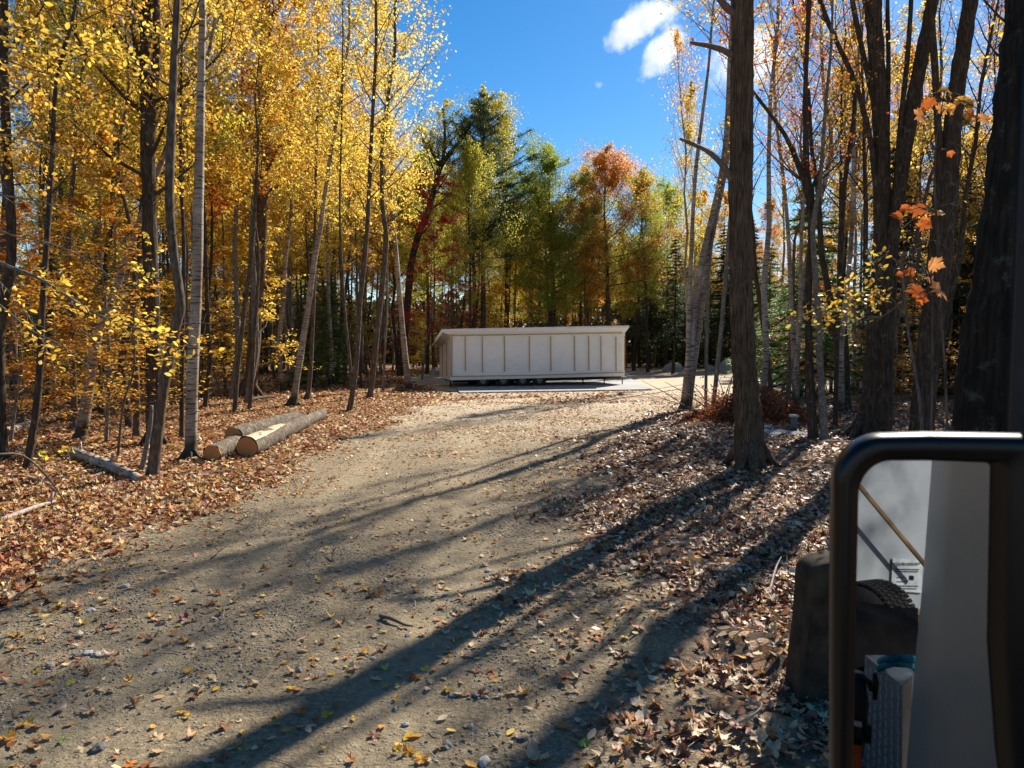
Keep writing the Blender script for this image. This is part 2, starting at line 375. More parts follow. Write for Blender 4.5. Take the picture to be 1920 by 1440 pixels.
def scatter(samples, n, r, spread=1.0, zflat=.7):
    P = np.array([s[0][:] for s in samples]); Sg = np.array([s[1] for s in samples]); W = np.array([s[2] for s in samples]); W = W * (.35 + r.random(len(W)) ** 1.3); W /= W.sum()
    i = r.choice(len(P), n, p=W); off = r.normal(0, 1, (n, 3)) * Sg[i][:, None] * spread; off[:, 2] *= zflat
    return P[i] + off

# ------------------------------------------------------------------ tree prototypes (meshes only)
PROTO = {}
def trunk_path(r, H, lean=.03, wob=.12, n=9):
    x = y = 0; pts = []
    lx, ly = r.normal(0, lean, 2)
    for i in range(n + 1):
        z = H * i / n; pts.append(Vector((x, y, z - (.15 if i == 0 else 0)))); x += lx * H / n + r.normal(0, wob); y += ly * H / n + r.normal(0, wob)
    return pts
def rads(r0, n, flare=1.5, end=.12): return [r0 * (flare if i == 0 else 1) * (1 - (1 - end) * (i / n) ** 1.1) for i in range(n + 1)]
def proto(key, seed, H, r0, cb, nl, Lmax, nleaf, size, barkm, leafm='leaf', prof=None, elev=(25, 60), bend=.5, sub=5, flat=.5, spread=1.0, n=9, wob=.12, aspect=.62, zflat=.7, low=0):
    r = np.random.default_rng(seed); mb = MB(); P = trunk_path(r, H, n=n, wob=wob); R = rads(r0, n)
    # a short flared foot
    P.insert(1, P[0].lerp(P[1], .18)); R.insert(1, r0 * .98); R[0] = r0 * 1.6
    mb.tube(P, R, 9, cap=False, wob=.25, seed=seed)
    s = limbs(mb, r, P, R, H * cb, H * .98, nl, Lmax, elev, bend, sub, prof=prof)
    if low:
        limbs(mb, r, P, R, H * .12, H * cb, low, Lmax * .5, (5, 30), .2, 2)   # dead lower twigs
    s.append((P[-1], Lmax * .2, .35))
    tm = mb.mesh('trunk', M[barkm]); cm = leaf_cloud('crown', scatter(s, nleaf, r, spread, zflat), size, M[leafm], flat, aspect, r)
    PROTO[key] = (tm, cm, H)
rnd_prof = lambda t: max(.30, math.sin(math.pi * min(1, .18 + t * .80)) ** .7)
proto('maple_a', 1, 17, .14, .42, 28, 3.4, 17000, .115, 'bark_brown', prof=rnd_prof, low=8)
proto('maple_b', 2, 15, .11, .38, 26, 2.8, 13000, .11, 'bark_grey', prof=rnd_prof, low=8)
proto('maple_c', 3, 18, .17, .42, 28, 3.8, 21000, .12, 'bark_dark', prof=rnd_prof, low=10)
proto('birch_a', 4, 15, .09, .40, 24, 2.4, 9000, .10, 'birch', prof=rnd_prof, elev=(40, 70))
proto('birch_b', 5, 16, .10, .5, 26, 2.6, 2600, .10, 'birch', prof=rnd_prof, elev=(45, 75), sub=7)
proto('pole_a', 6, 15, .10, .55, 18, 2.2, 4500, .11, 'bark_dark', prof=rnd_prof, low=14)
proto('pole_b', 7, 13, .07, .50, 16, 1.8, 3500, .11, 'bark_brown', prof=rnd_prof, low=14)
proto('beech_a', 8, 6.5, .045, .12, 30, 2.2, 8000, .10, 'bark_grey', elev=(0, 45), bend=.1, flat=1.3, zflat=.25, n=6, wob=.1, sub=6)
proto('beech_b', 9, 4.5, .03, .10, 26, 1.7, 5500, .09, 'bark_grey', elev=(0, 45), bend=.05, flat=1.3, zflat=.25, n=6, wob=.1, sub=6)
proto('oak_a', 10, 15, .20, .34, 42, 4.6, 38000, .12, 'bark_dark', prof=rnd_prof, elev=(-5, 62), sub=8, bend=.3, wob=.07)
proto('oak_b', 12, 14, .18, .38, 36, 4.2, 32000, .12, 'bark_dark', prof=rnd_prof, elev=(0, 62), sub=8, bend=.3, wob=.07)
proto('sparse', 13, 16, .12, .45, 26, 3.0, 900, .09, 'bark_dark', prof=rnd_prof, elev=(35, 75), sub=7)
def conifer(key, seed, H, r0, cb, nwh, Lmax, nleaf, size, droop, aspect, layered):
    r = np.random.default_rng(seed); mb = MB(); P = trunk_path(r, H, .01, .04, 8); R = rads(r0, 8, 1.4, .06); mb.tube(P, R, 9, cap=False, wob=.2, seed=seed); s = []
    for w in range(nwh):
        t = w / (nwh - 1); z = H * (cb + (.985 - cb) * t); k = min(7, int(z / H * 8)); p = P[k].lerp(P[k + 1], z / H * 8 - k)
        for b in range(int(r.integers(3, 6)) if layered else int(r.integers(3, 7))):
            th = r.uniform(0, 6.28); L = Lmax * ((1 - t) ** .75 + .07) * r.uniform(.45, 1.15)
            if layered: L = Lmax * (math.sin(math.pi * min(1, .25 + .75 * t)) ** .8 * .9 + .1) * r.uniform(.4, 1.2)
            e = math.radians(r.normal(14 if layered else 2, 8)); d = Vector((math.cos(th) * math.cos(e), math.sin(th) * math.cos(e), math.sin(e)))
            pts = bez(p, d, L, .35 if layered else -droop, 4, r, .06); mb.tube(pts, [.02 + .012 * L * (1 - j / 5) for j in range(5)], 4, cap=False)
            for j in range(1, 5):
                for q in range(3 if layered else 5):
                    u = pts[j - 1].lerp(pts[j], r.random()); side = Vector((-d.y, d.x, 0)) * r.normal(0, 1) * L * (.10 if layered else .15)
                    s.append((u + side, .16 if layered else .11 * L ** .5, .4 + L * j / 4))
    tm = mb.mesh('trunk', M['bark_dark']); cm = leaf_cloud('crown', scatter(s, nleaf, r, 1, .55 if layered else .35), size, M['needle'], .4 if layered else 1.6, aspect, r, .1)
    PROTO[key] = (tm, cm, H)
conifer('pine', 20, 20, .24, .42, 20, 3.6, 36000, .20, .1, .16, True)
conifer('hemlock_a', 21, 11, .12, .05, 34, 3.0, 30000, .15, .35, .3, False)
conifer('hemlock_b', 22, 7, .08, .04, 26, 2.2, 18000, .13, .3, .3, False)
conifer('spruce', 23, 15, .16, .25, 34, 2.8, 26000, .17, .3, .28, False)

COLR = dict(yellow=(.82, .60, .09), gold=(.78, .51, .07), amber=(.68, .38, .05), orange=(.52, .15, .02), red=(.75, .09, .06), olive=(.52, .45, .07), green=(.34, .40, .06), lime=(.60, .58, .08), rust=(.68, .33, .07), pine=(.09, .135, .05), hemlock=(.21, .31, .07), fir=(.065, .10, .035))
def inst(key, name, label, cat, x, y, H=None, col='yellow', group=None, rz=None, w=1.0, bark_=None, tilt=0, jit=.12):
    tm, cm, H0 = PROTO[key]; s = (H / H0) if H else 1
    root = thing(name, label, cat, (x, y, gz(x, y)), group); root.scale = (s * w, s * w, s); root.rotation_euler = (random.gauss(0, .02) + tilt * .5, tilt, random.uniform(0, 6.28) if rz is None else rz)
    t = link('trunk', tm, root)
    c = link('crown', cm, root); c['kind'] = 'stuff'
    b = COLR[col]; k = [random.uniform(1 - jit, 1 + jit) for _ in range(3)]; c.color = (min(1, b[0] * k[0]), b[1] * k[1], b[2], 1)
    return root

# ------------------------------------------------------------------ trees traced one by one
def refine(P, R, k=3):
    out = []; rr = []
    n = len(P)
    for i in range(n - 1):
        p0 = P[max(0, i - 1)]; p1 = P[i]; p2 = P[i + 1]; p3 = P[min(n - 1, i + 2)]
        for j in range(k):
            t = j / k; out.append(.5 * ((2 * p1) + (p2 - p0) * t + (2 * p0 - 5 * p1 + 4 * p2 - p3) * t * t + (3 * p1 - p0 - 3 * p2 + p3) * t ** 3)); rr.append(R[i] + (R[i + 1] - R[i]) * t)
    out.append(P[-1]); rr.append(R[-1]); return out, rr
def stem_path(pts, Y, drift=0.0):
    P = []; R = []
    for i, (px, py, w) in enumerate(pts):
        y = Y + drift * i; P.append(atY(px, py, y)); R.append(w / 2 / F * y)
    return P, R
seedc = [100]
def traced(name, label, cat, pts, barkm, H=14, crown=None, col='yellow', stems=(), group=None, flare=1.55, drift=0.0, wob=.18, branches=(), sides=12, ridge=0.0, roots=0, knots=()):
    seedc[0] += 1; r = np.random.default_rng(seedc[0])
    B = on_ground(pts[0][0], pts[0][1]); Y = B.y
    root = thing(name, label, cat, B, group)
    P, R = stem_path(pts, Y, drift); P[0] = Vector((P[0].x, Y, B.z))
    # extend the trunk above the last traced point
    if H and P[-1].z < H:
        d = (P[-1] - P[-2]).normalized(); d = (d + Vector((0, 0, 1.2))).normalized(); last = P[-1]; r0 = R[-1]; m = 4
        for q in range(1, m + 1):
            t = q / m; P.append(last + (H - last.z) * t * Vector((d.x / d.z, d.y / d.z, 1)) + Vector((r.normal(0, .08), r.normal(0, .08), 0))); R.append(r0 * (1 - .85 * t))
    P, R = refine(P, R, 8 if ridge else 3); P = [p - B for p in P]
    f0 = R[0]; P2 = [P[0] - Vector((0, 0, .12))]; R2 = [f0 * flare * 1.15]
    h1 = min(.28, f0 * 2.2)
    for q, k in ((.0, flare), (.35, 1 + (flare - 1) * .45), (1.0, 1.05)):
        P2.append(P[0].lerp(P[1], min(.9, q * h1 / max(.01, (P[1] - P[0]).length)))); R2.append(f0 * k)
    P2 += P[1:]; R2 += R[1:]
    mb = MB(); mb.tube(P2, R2, sides, wob=wob, seed=seedc[0], ridge=ridge)
    for q in range(roots):
        th = 6.28 * q / roots + r.normal(0, .3); d = Vector((math.cos(th), math.sin(th), 0))
        mb.tube([Vector((0, 0, f0 * 2.2)) + d * f0 * .35, Vector((0, 0, f0 * .9)) + d * f0 * 1.15, Vector((0, 0, f0 * .15)) + d * f0 * 1.8, Vector((0, 0, -.06)) + d * f0 * 2.6], [f0 * .36, f0 * .34, f0 * .25, f0 * .10], 6, wob=.2, seed=q)
    for (kz, kr) in knots:
        p = P2[min(len(P2) - 1, int(np.searchsorted([a.z for a in P2], kz)))]; mb.tube([p + Vector((-.02, 0, -.12)), p + Vector((-kr * .7, -.02, 0)), p + Vector((-.02, 0, .12))], [kr * .7, kr, kr * .6], 8)
    mb.build('trunk', M[barkm], root)
    samples = []
    for st in stems:
        sp, sr = stem_path(st['pts'], Y + st.get('dy', 0), st.get('drift', 0)); 
        h2 = st.get('H', 0)
        if h2 and sp[-1].z < h2:
            d = (sp[-1] - sp[-2]).normalized(); d = (d + Vector((0, 0, 1))).normalized(); last = sp[-1]
            for q in (.33, .66, 1): sp.append(last + (h2 - last.z) * q * Vector((d.x / d.z, d.y / d.z, 1)) + Vector((r.normal(0, .06), r.normal(0, .06), 0))); sr.append(sr[len(st['pts']) - 1] * (1 - .85 * q))
        sp, sr = refine(sp, sr); sp = [p - B for p in sp]
        m2 = MB(); m2.tube(sp, sr, 9, wob=wob, seed=seedc[0] + 7); m2.build(st.get('name', 'trunk'), M[barkm], root)
        if crown: mbx = MB(); samples += limbs(mbx, r, sp, sr, max(sp[0].z, crown.get('z0', 5)), sp[-1].z * .98, max(4, crown.get('nl', 16) // 2), crown.get('L', 2) * .8, crown.get('elev', (30, 65)), .4, crown.get('sub', 4)); mbx.build('branches', M[barkm], root)['kind'] = 'stuff'
    for br in branches:
        bp, brr = stem_path(br, Y); bp, brr = refine(bp, brr); m2 = MB(); m2.tube([p - B for p in bp], brr, 7, wob=.25, seed=3); m2.build('branch', M[barkm if barkm != 'bark_oak' else 'deadwood_br'], root)
    if crown:
        mbx = MB(); samples += limbs(mbx, r, P2, R2, crown.get('z0', 5), P2[-1].z * .98, crown.get('nl', 16), crown.get('L', 2.4), crown.get('elev', (25, 60)), .4, crown.get('sub', 4), rfac=crown.get('rfac', .35), prof=crown.get('prof', rnd_prof))
        for (z0, z1, nl, L) in crown.get('low', []): samples2 = limbs(mbx, r, P2, R2, z0, z1, nl, L, (5, 35), .2, 3, rfac=.18)
        mbx.build('branches', M[barkm], root)['kind'] = 'stuff'
        if crown.get('n', 0):
            c = link('crown', leaf_cloud('crown', scatter(samples, crown['n'], r), crown.get('size', .085), M['leaf'], .5, .65, r), root); c['kind'] = 'stuff'
            b = COLR[col]; c.color = (*b, 1)
    return root
M['deadwood_br'] = simple('dead_branch', (.17, .11, .08), .85, 0, .35, 25)

C = lambda n, z0=6, nl=18, L=2.4, **k: dict(n=n, z0=z0, nl=nl, L=L, **k)
# ---- main dark tree at the right of the drive
traced('oak_tree', 'tall dark furrowed oak trunk with two broken stub branches, standing right of the drive', 'tree',
       [(1406, 878, 58), (1406, 845, 52), (1401, 760, 47), (1396, 690, 44), (1391, 600, 43), (1388, 500, 40), (1389, 330, 41), (1391, 180, 40), (1393, 0, 38), (1395, -250, 36)], 'bark_oak', 15,
       C(1500, 9.5, 16, 2.6, size=.09), 'amber', flare=1.3, roots=5, sides=84, wob=.12, ridge=.075, knots=((4.75, .13), (7.0, .12)),
       branches=([(1388, 352, 20), (1372, 335, 15), (1352, 305, 11), (1325, 283, 8), (1300, 271, 7), (1274, 260, 4)],
                 [(1388, 108, 18), (1370, 101, 13), (1350, 92, 11), (1325, 85, 9), (1294, 80, 5)], [(1390, 30, 18), (1372, 22, 13), (1358, 8, 12), (1340, -12, 10), (1310, -40, 7)]))
# ---- trees beside the right edge
traced('birch_tree', 'clump of three pale birch stems with dark flecks, just left of the big oak trunk', 'tree',
       [(1284, 768, 19), (1291, 700, 17), (1300, 600, 15), (1312, 510, 13), (1334, 412, 11), (1352, 330, 10), (1363, 235, 9), (1368, 120, 8), (1374, 0, 7)], 'birch', 17, C(3000, 11.3, 24, 3.0, size=.1), 'gold', flare=1.5,
       stems=({'pts': [(1290, 768, 14), (1303, 660, 13), (1317, 560, 12), (1330, 470, 10), (1346, 390, 9), (1366, 285, 8), (1378, 150, 7)], 'H': 14, 'dy': .15},
              {'pts': [(1287, 768, 12), (1291, 640, 9), (1295, 500, 8), (1303, 340, 7), (1314, 240, 6), (1328, 130, 5), (1335, 40, 4)], 'H': 14.5, 'dy': -.1}))
traced('sapling', 'thin straight sapling between the birch clump and the big oak', 'sapling', [(1323, 768, 6), (1325, 640, 6), (1329, 520, 5), (1342, 400, 4)], 'bark_grey', 9, C(200, 5, 10, 1.4, size=.08), 'yellow')
traced('sapling', 'mossy leaning sapling touching the left side of the big oak trunk', 'sapling', [(1336, 772, 9), (1345, 690, 8), (1354, 600, 8), (1364, 470, 7), (1376, 330, 6)], 'bark_grey', 9, C(200, 6, 10, 1.4, size=.08), 'yellow')
traced('maple_tree', 'dark crooked tree forking at mid height, nearest trunk right of the big oak', 'tree',
       [(1525, 828, 17), (1520, 740, 15), (1517, 640, 14), (1515, 560, 14), (1521, 450, 13), (1518, 375, 13), (1512, 340, 12), (1511, 260, 10), (1510, 180, 9), (1513, 90, 8), (1517, 0, 8)], 'bark_dark', 15.5, C(800, 9.8, 16, 2.6), 'orange', wob=.3,
       stems=({'pts': [(1517, 375, 10), (1502, 325, 10), (1487, 285, 9), (1470, 250, 8), (1445, 215, 7), (1412, 172, 6), (1385, 130, 5)], 'name': 'branch'}, {'pts': [(1521, 460, 11), (1522, 400, 11), (1521, 352, 10)], 'name': 'stub'}))
traced('maple_tree', 'lichen-spotted twin stem growing beside the dark crooked tree', 'tree', [(1546, 830, 15), (1541, 740, 13), (1536, 640, 12), (1531, 540, 11), (1524, 430, 9), (1538, 340, 7), (1548, 200, 6)], 'bark_grey', 12, C(500, 7, 12, 2.0), 'amber')
traced('birch_tree', 'slim white birch behind the brush pile', 'tree', [(1491, 752, 10), (1488, 660, 9), (1483, 560, 8), (1478, 440, 7), (1468, 330, 6), (1455, 220, 5), (1450, 100, 4)], 'birch', 15, C(900, 7, 18, 2.2), 'gold')
traced('young_tree', 'short brown trunk just left of the slim birch', 'tree', [(1477, 748, 9), (1483, 650, 8), (1487, 560, 6), (1490, 450, 5)], 'bark_brown', 9, C(500, 5, 12, 1.6), 'yellow')
traced('birch_tree', 'leaning birch crossing behind the dark crooked tree', 'tree', [(1500, 745, 9), (1493, 650, 10), (1502, 560, 9), (1513, 490, 9), (1530, 400, 8), (1552, 320, 8), (1558, 250, 7), (1545, 180, 6), (1540, 60, 5)], 'birch', 16, C(2600, 6.5, 22, 2.6, size=.1), 'olive',
       stems=({'pts': [(1554, 300, 6), (1575, 250, 5), (1595, 200, 4), (1604, 170, 3)], 'name': 'branch'},))
traced('birch_tree', 'pale birch leaning right among the dark trunks', 'tree', [(1578, 775, 10), (1577, 660, 10), (1584, 580, 9), (1592, 500, 8), (1599, 400, 8), (1600, 330, 7), (1604, 200, 5)], 'birch', 14, C(1400, 7, 16, 2.2), 'gold')
traced('maple_tree', 'thin wavy dark trunk right of the crooked tree', 'tree', [(1566, 800, 9), (1570, 640, 8), (1576, 480, 8), (1584, 340, 8), (1596, 260, 8), (1603, 180, 7), (1590, 120, 7), (1575, 90, 6), (1550, 40, 6), (1535, 0, 5)], 'bark_dark', 12, C(900, 8, 14, 2.4), 'orange')
traced('maple_tree', 'broad lichened maple trunk with a fan of upper limbs, right side', 'tree',
       [(1627, 822, 44), (1633, 760, 37), (1643, 640, 34), (1652, 500, 30), (1654, 300, 27), (1649, 200, 26), (1643, 100, 27), (1636, 0, 30), (1630, -120, 26)], 'bark_dark', 13, C(260, 9.8, 8, 2.0, rfac=.14, sub=3), 'orange', flare=1.3, roots=5, sides=56, ridge=.06,
       stems=({'pts': [(1652, 470, 10), (1640, 330, 11), (1632, 262, 10), (1606, 162, 9), (1576, 94, 8), (1545, 20, 7), (1530, -40, 6)], 'name': 'limb', 'H': 9}, {'pts': [(1652, 250, 11), (1638, 187, 11), (1614, 80, 9), (1598, 0, 9), (1588, -80, 7)], 'name': 'limb', 'H': 10}, {'pts': [(1656, 400, 9), (1664, 250, 9), (1666, 100, 8), (1664, 0, 7)], 'name': 'limb', 'H': 10}))
traced('maple_tree', 'dark maple trunk leaning right, rooted beside the broad lichened maple', 'tree',
       [(1655, 824, 30), (1660, 700, 26), (1665, 600, 23), (1674, 450, 23), (1684, 380, 23), (1697, 280, 24), (1711, 200, 24), (1729, 100, 23), (1749, 0, 19), (1765, -100, 17)], 'bark_dark', 13, C(260, 9.8, 8, 2.0, rfac=.14, sub=3), 'gold', flare=1.3, sides=56, ridge=.06,
       stems=({'pts': [(1672, 470, 12), (1684, 300, 11), (1692, 200, 9), (1702, 100, 9), (1708, 0, 8)], 'name': 'limb', 'H': 10},))
traced('maple_tree', 'thick dark trunk nearly hidden above the mirror, splitting into two stems', 'tree',
       [(1724, 835, 46), (1731, 760, 40), (1740, 650, 36), (1755, 560, 38), (1765, 450, 40), (1773, 370, 40), (1781, 300, 33), (1790, 200, 27), (1804, 100, 27), (1820, 0, 25), (1836, -110, 22)], 'bark_dark', 13, C(260, 9.8, 8, 2.0, rfac=.14, sub=3), 'gold', flare=1.3, sides=56, ridge=.06,
       stems=({'pts': [(1768, 400, 16), (1762, 300, 13), (1757, 200, 12), (1751, 100, 12), (1744, 0, 12)], 'name': 'limb', 'H': 10},))
traced('young_tree', 'slender stem leaning left between the broad maple and the thick dark trunk', 'tree', [(1657, 800, 7), (1670, 690, 7), (1682, 600, 10), (1700, 520, 9), (1722, 430, 7), (1745, 330, 6)], 'bark_brown', 8, C(300, 4, 12, 1.5), 'yellow')
traced('oak_tree', 'huge near-black trunk close to the camera at the right edge of the view', 'tree',
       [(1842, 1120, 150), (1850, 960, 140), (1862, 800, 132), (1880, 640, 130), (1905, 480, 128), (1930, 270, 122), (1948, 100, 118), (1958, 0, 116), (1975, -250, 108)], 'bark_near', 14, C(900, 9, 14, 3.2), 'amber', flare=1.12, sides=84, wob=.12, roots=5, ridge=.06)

# ---- left wood, front trees
traced('maple_tree', 'dark trunk at the far left edge of the view, mossy at its foot', 'tree', [(3, 862, 24), (4, 800, 16), (2, 700, 13), (3, 600, 15), (22, 480, 17), (14, 300, 15), (8, 150, 14), (8, 0, 13)], 'bark_dark', 13, C(3500, 4.5, 20, 2.6), 'gold', roots=4)
traced('maple_tree', 'small dark tree leaning right near the left edge, bare at its foot', 'tree', [(51, 878, 14), (58, 830, 13), (66, 780, 13), (74, 700, 12), (78, 600, 11), (86, 480, 10), (98, 300, 8), (106, 150, 7), (140, 20, 6)], 'bark_dark', 12, C(4000, 4, 22, 2.4), 'amber')
traced('birch_tree', 'curving pale grey birch leaning right, with a mossy foot', 'tree', [(150, 824, 22), (158, 780, 20), (170, 700, 18), (180, 640, 17), (192, 600, 15), (212, 555, 13), (232, 500, 12), (252, 445, 11), (300, 310, 10), (325, 250, 9), (350, 195, 9), (372, 165, 8)], 'birch', 11, C(2500, 6, 16, 2.2), 'gold', flare=1.3)
traced('maple_tree', 'thick blackish trunk forking high up, behind the two bare stems by the logs', 'tree', [(290, 832, 30), (287, 740, 25), (287, 640, 26), (283, 520, 27), (280, 420, 26), (278, 300, 25), (277, 205, 25), (272, 150, 17), (272, 60, 17), (275, 0, 16)], 'bark_dark', 15, C(4200, 5, 26, 3.0), 'gold', wob=.25, roots=5,
       stems=({'pts': [(280, 220, 15), (288, 170, 14), (294, 100, 15), (292, 0, 14)], 'H': 14},))
traced('maple_tree', 'bare crooked brown stem, nearest trunk left of the white birch', 'tree', [(286, 893, 24), (291, 850, 21), (298, 790, 20), (306, 730, 19), (318, 670, 19), (330, 610, 19), (338, 575, 18), (334, 530, 16), (326, 480, 16), (319, 400, 16), (318, 320, 16), (323, 200, 14), (327, 100, 13), (332, 0, 12)], 'bark_brown', 11, C(1200, 6, 12, 2.0, low=[(2.2, 5.5, 6, 1.0)]), 'yellow', flare=1.15, wob=.12)
traced('birch_tree', 'straight white birch with peeling bark beside the cut logs', 'tree', [(357, 862, 23), (358, 800, 21), (361, 700, 21), (366, 600, 20), (370, 500, 19), (372, 400, 18), (374, 300, 17), (376, 200, 15), (378, 100, 13), (379, 0, 12)], 'birch', 12, C(1500, 6.5, 14, 2.0, size=.07), 'yellow', flare=1.45, roots=6, wob=.1)
traced('sapling', 'short mossy leaning stem touching the foot of the bare crooked stem', 'sapling', [(265, 885, 10), (272, 850, 9), (281, 800, 8), (284, 760, 7)], 'bark_grey', 0, None)
traced('sapling', 'very thin bare sapling between the curving birch and the thick blackish trunk', 'sapling', [(221, 855, 5), (227, 790, 4), (236, 740, 4), (250, 700, 3)], 'bark_brown', 4, C(150, 2, 8, .8), 'yellow')
traced('young_tree', 'brown post-like trunk directly right of the curving birch', 'tree', [(257, 818, 13), (256, 760, 12), (255, 700, 11), (252, 600, 9), (250, 450, 8)], 'bark_brown', 11, C(2500, 4.5, 20, 2.2), 'gold')
traced('maple_tree', 'short straight brown trunk standing left of the curving birch', 'tree', [(138, 806, 12), (139, 750, 11), (137, 700, 10), (134, 600, 9), (128, 450, 8), (140, 300, 7)], 'bark_brown', 12, C(3500, 3.8, 24, 2.4), 'yellow')
traced('young_tree', 'thin dark trunk far in the left wood beside the leaning dark tree', 'tree', [(86, 783, 9), (90, 720, 8), (91, 640, 7), (95, 500, 6)], 'bark_dark', 12, C(3500, 3.8, 24, 2.2), 'amber')
traced('young_tree', 'thin light trunk with rough bark, just left of the thick blackish trunk', 'tree', [(213, 778, 7), (212, 730, 6), (213, 680, 5), (218, 560, 5)], 'bark_grey', 10, C(2500, 3.8, 20, 1.9), 'gold')
traced('young_tree', 'dark straight trunk hidden just left of the white birch', 'tree', [(341, 822, 9), (341, 760, 8), (342, 640, 8), (345, 480, 7)], 'bark_dark', 12, C(2600, 5, 20, 2.2), 'amber')
traced('maple_tree', 'thin brown trunk directly behind the cut logs, leaning right', 'tree', [(440, 772, 9), (445, 700, 8), (455, 610, 8), (466, 520, 7), (475, 440, 7), (480, 340, 6)], 'bark_brown', 12, C(2200, 6, 18, 2.0), 'yellow', flare=1.1)
traced('oak_tree', 'massive brown trunk with flared dark roots behind the cut logs', 'tree', [(466, 745, 30), (472, 700, 23), (478, 620, 22), (483, 540, 23), (489, 440, 23), (493, 340, 21), (499, 220, 20), (502, 100, 19), (499, 20, 17)], 'bark_oak', 17, C(6500, 7, 30, 3.6), 'amber', flare=1.7, roots=7)
traced('young_tree', 'short brown stem standing close in front of the massive brown trunk', 'tree', [(468, 768, 8), (472, 710, 8), (476, 640, 7), (482, 560, 6)], 'bark_brown', 9, C(500, 5, 10, 1.4), 'yellow')
traced('birch_tree', 'slim pale birch leaning right behind the far end of the logs', 'tree', [(549, 762, 15), (556, 715, 12), (566, 650, 12), (577, 580, 11), (589, 490, 10), (600, 430, 9), (607, 380, 8), (622, 280, 7), (640, 170, 6), (655, 60, 5)], 'birch', 18, C(6500, 6, 30, 2.6, size=.095), 'yellow', flare=1.5, roots=4)
traced('maple_tree', 'thin trunk with a hollow dark foot, right of the slim leaning birch', 'tree', [(577, 750, 12), (582, 700, 8), (586, 620, 7), (590, 500, 7), (591, 400, 6), (594, 250, 5)], 'bark_brown', 17, C(5500, 6, 28, 2.4, size=.095), 'gold', flare=1.7, roots=4)
traced('young_tree', 'pale bent thin stem between two trunks at the middle of the left wood', 'tree', [(596, 728, 5), (593, 670, 4), (589, 620, 4), (588, 540, 3)], 'bark_grey', 12, C(2500, 5, 18, 1.8), 'gold')
traced('maple_tree', 'brown trunk with one low fork standing at the leaf litter edge', 'tree', [(655, 772, 12), (661, 735, 10), (667, 690, 10), (671, 640, 9), (676, 560, 9), (684, 480, 9), (690, 400, 8), (697, 250, 7), (705, 90, 6)], 'bark_brown', 17, C(6500, 5.5, 28, 2.8, size=.095), 'yellow', flare=1.1,
       stems=({'pts': [(660, 735, 7), (654, 660, 6), (646, 580, 5), (641, 500, 5), (637, 400, 4), (640, 250, 4)], 'H': 15},))
traced('maple_tree', 'brown trunk leaning right, second to the left of the white leaning birch by the trailer', 'tree', [(693, 748, 13), (699, 700, 11), (705, 640, 11), (713, 570, 10), (722, 480, 10), (723, 430, 9), (717, 380, 8), (718, 250, 7), (740, 100, 6)], 'bark_brown', 18, C(7500, 6, 30, 3.0, size=.095), 'yellow', flare=1.1)
traced('birch_tree', 'white birch leaning left, closest tree to the left end of the wrapped trailer', 'tree', [(767, 732, 13), (762, 690, 12), (757, 640, 11), (751, 580, 10), (745, 500, 9), (739, 430, 8), (736, 360, 7), (733, 300, 6), (728, 200, 5)], 'birch', 17, C(6000, 7.5, 26, 2.6, size=.1), 'yellow', flare=1.3)
traced('young_tree', 'thin stem just left of the white leaning birch', 'tree', [(718, 735, 5), (722, 650, 4), (726, 560, 4), (724, 430, 4)], 'bark_grey', 12, C(2500, 6, 18, 1.8), 'gold')
traced('young_tree', 'short thin stem right of the brown forked trunk', 'tree', [(677, 728, 5), (675, 660, 4), (673, 600, 4)], 'bark_dark', 11, C(1500, 5, 16, 1.6), 'amber')
traced('maple_tree', 'dark maple leaning right with forked top, behind the white leaning birch', 'tree', [(752, 705, 15), (762, 600, 14), (770, 500, 13), (790, 425, 12), (806, 385, 11), (820, 330, 9), (834, 300, 9), (862, 265, 6), (890, 225, 4)], 'bark_dark', 15, C(5500, 9, 24, 3.4, size=.13), 'olive', flare=1.2,
       stems=({'pts': [(830, 305, 7), (834, 250, 5), (830, 200, 4)], 'name': 'branch', 'H': 15}, {'pts': [(826, 315, 6), (812, 290, 5), (790, 260, 4)], 'name': 'branch', 'H': 14}))

# ---- trees behind the trailer and clearing, each placed by its crown
def far_tree(key, px, Y, top, col, name, label, cat='tree', w=1.0):
    X = (px - 960) / F * Y; H = atY(px, top, Y).z - gz(X, Y)
    return inst(key, name, label, cat, X, Y, H, col, w=w)
far_tree('pine', 903, 46, 165, 'pine', 'pine_tree', 'tall dark blue-green pine rising above the left half of the trailer', w=1.0)
far_tree('pine', 950, 52, 215, 'pine', 'pine_tree', 'second pine, lower and just right of the tall one')
far_tree('maple_c', 878, 49, 190, 'olive', 'maple_tree', 'olive and rust crowned maple mixed into the left of the tall pine')
far_tree('oak_b', 880, 43, 300, 'lime', 'maple_tree', 'bright yellow-green maple low in front of the tall pine', w=.62)
far_tree('beech_a', 790, 41, 345, 'red', 'maple_tree', 'scarlet red maple left of the tall pine', w=.75)
far_tree('oak_a', 1040, 50, 312, 'green', 'oak_tree', 'rounded green oak behind the middle of the trailer', w=1.05)
far_tree('oak_a', 1085, 55, 345, 'lime', 'oak_tree', 'yellow-green oak between the green oak and the rust oak', w=.7)
far_tree('oak_b', 1135, 51, 306, 'rust', 'oak_tree', 'rust-orange oak behind the right half of the trailer', w=1.05)
far_tree('maple_c', 1188, 56, 322, 'green', 'maple_tree', 'green-topped maple right of the rust oak')
far_tree('oak_a', 1215, 53, 350, 'olive', 'oak_tree', 'olive-crowned oak behind the right end of the trailer', w=.8)
far_tree('oak_b', 1248, 58, 372, 'olive', 'oak_tree', 'low olive oak at the bottom of the blue gap', w=.8)
far_tree('spruce', 1262, 50, 440, 'fir', 'spruce_tree', 'dark spruce left of the birch clump')
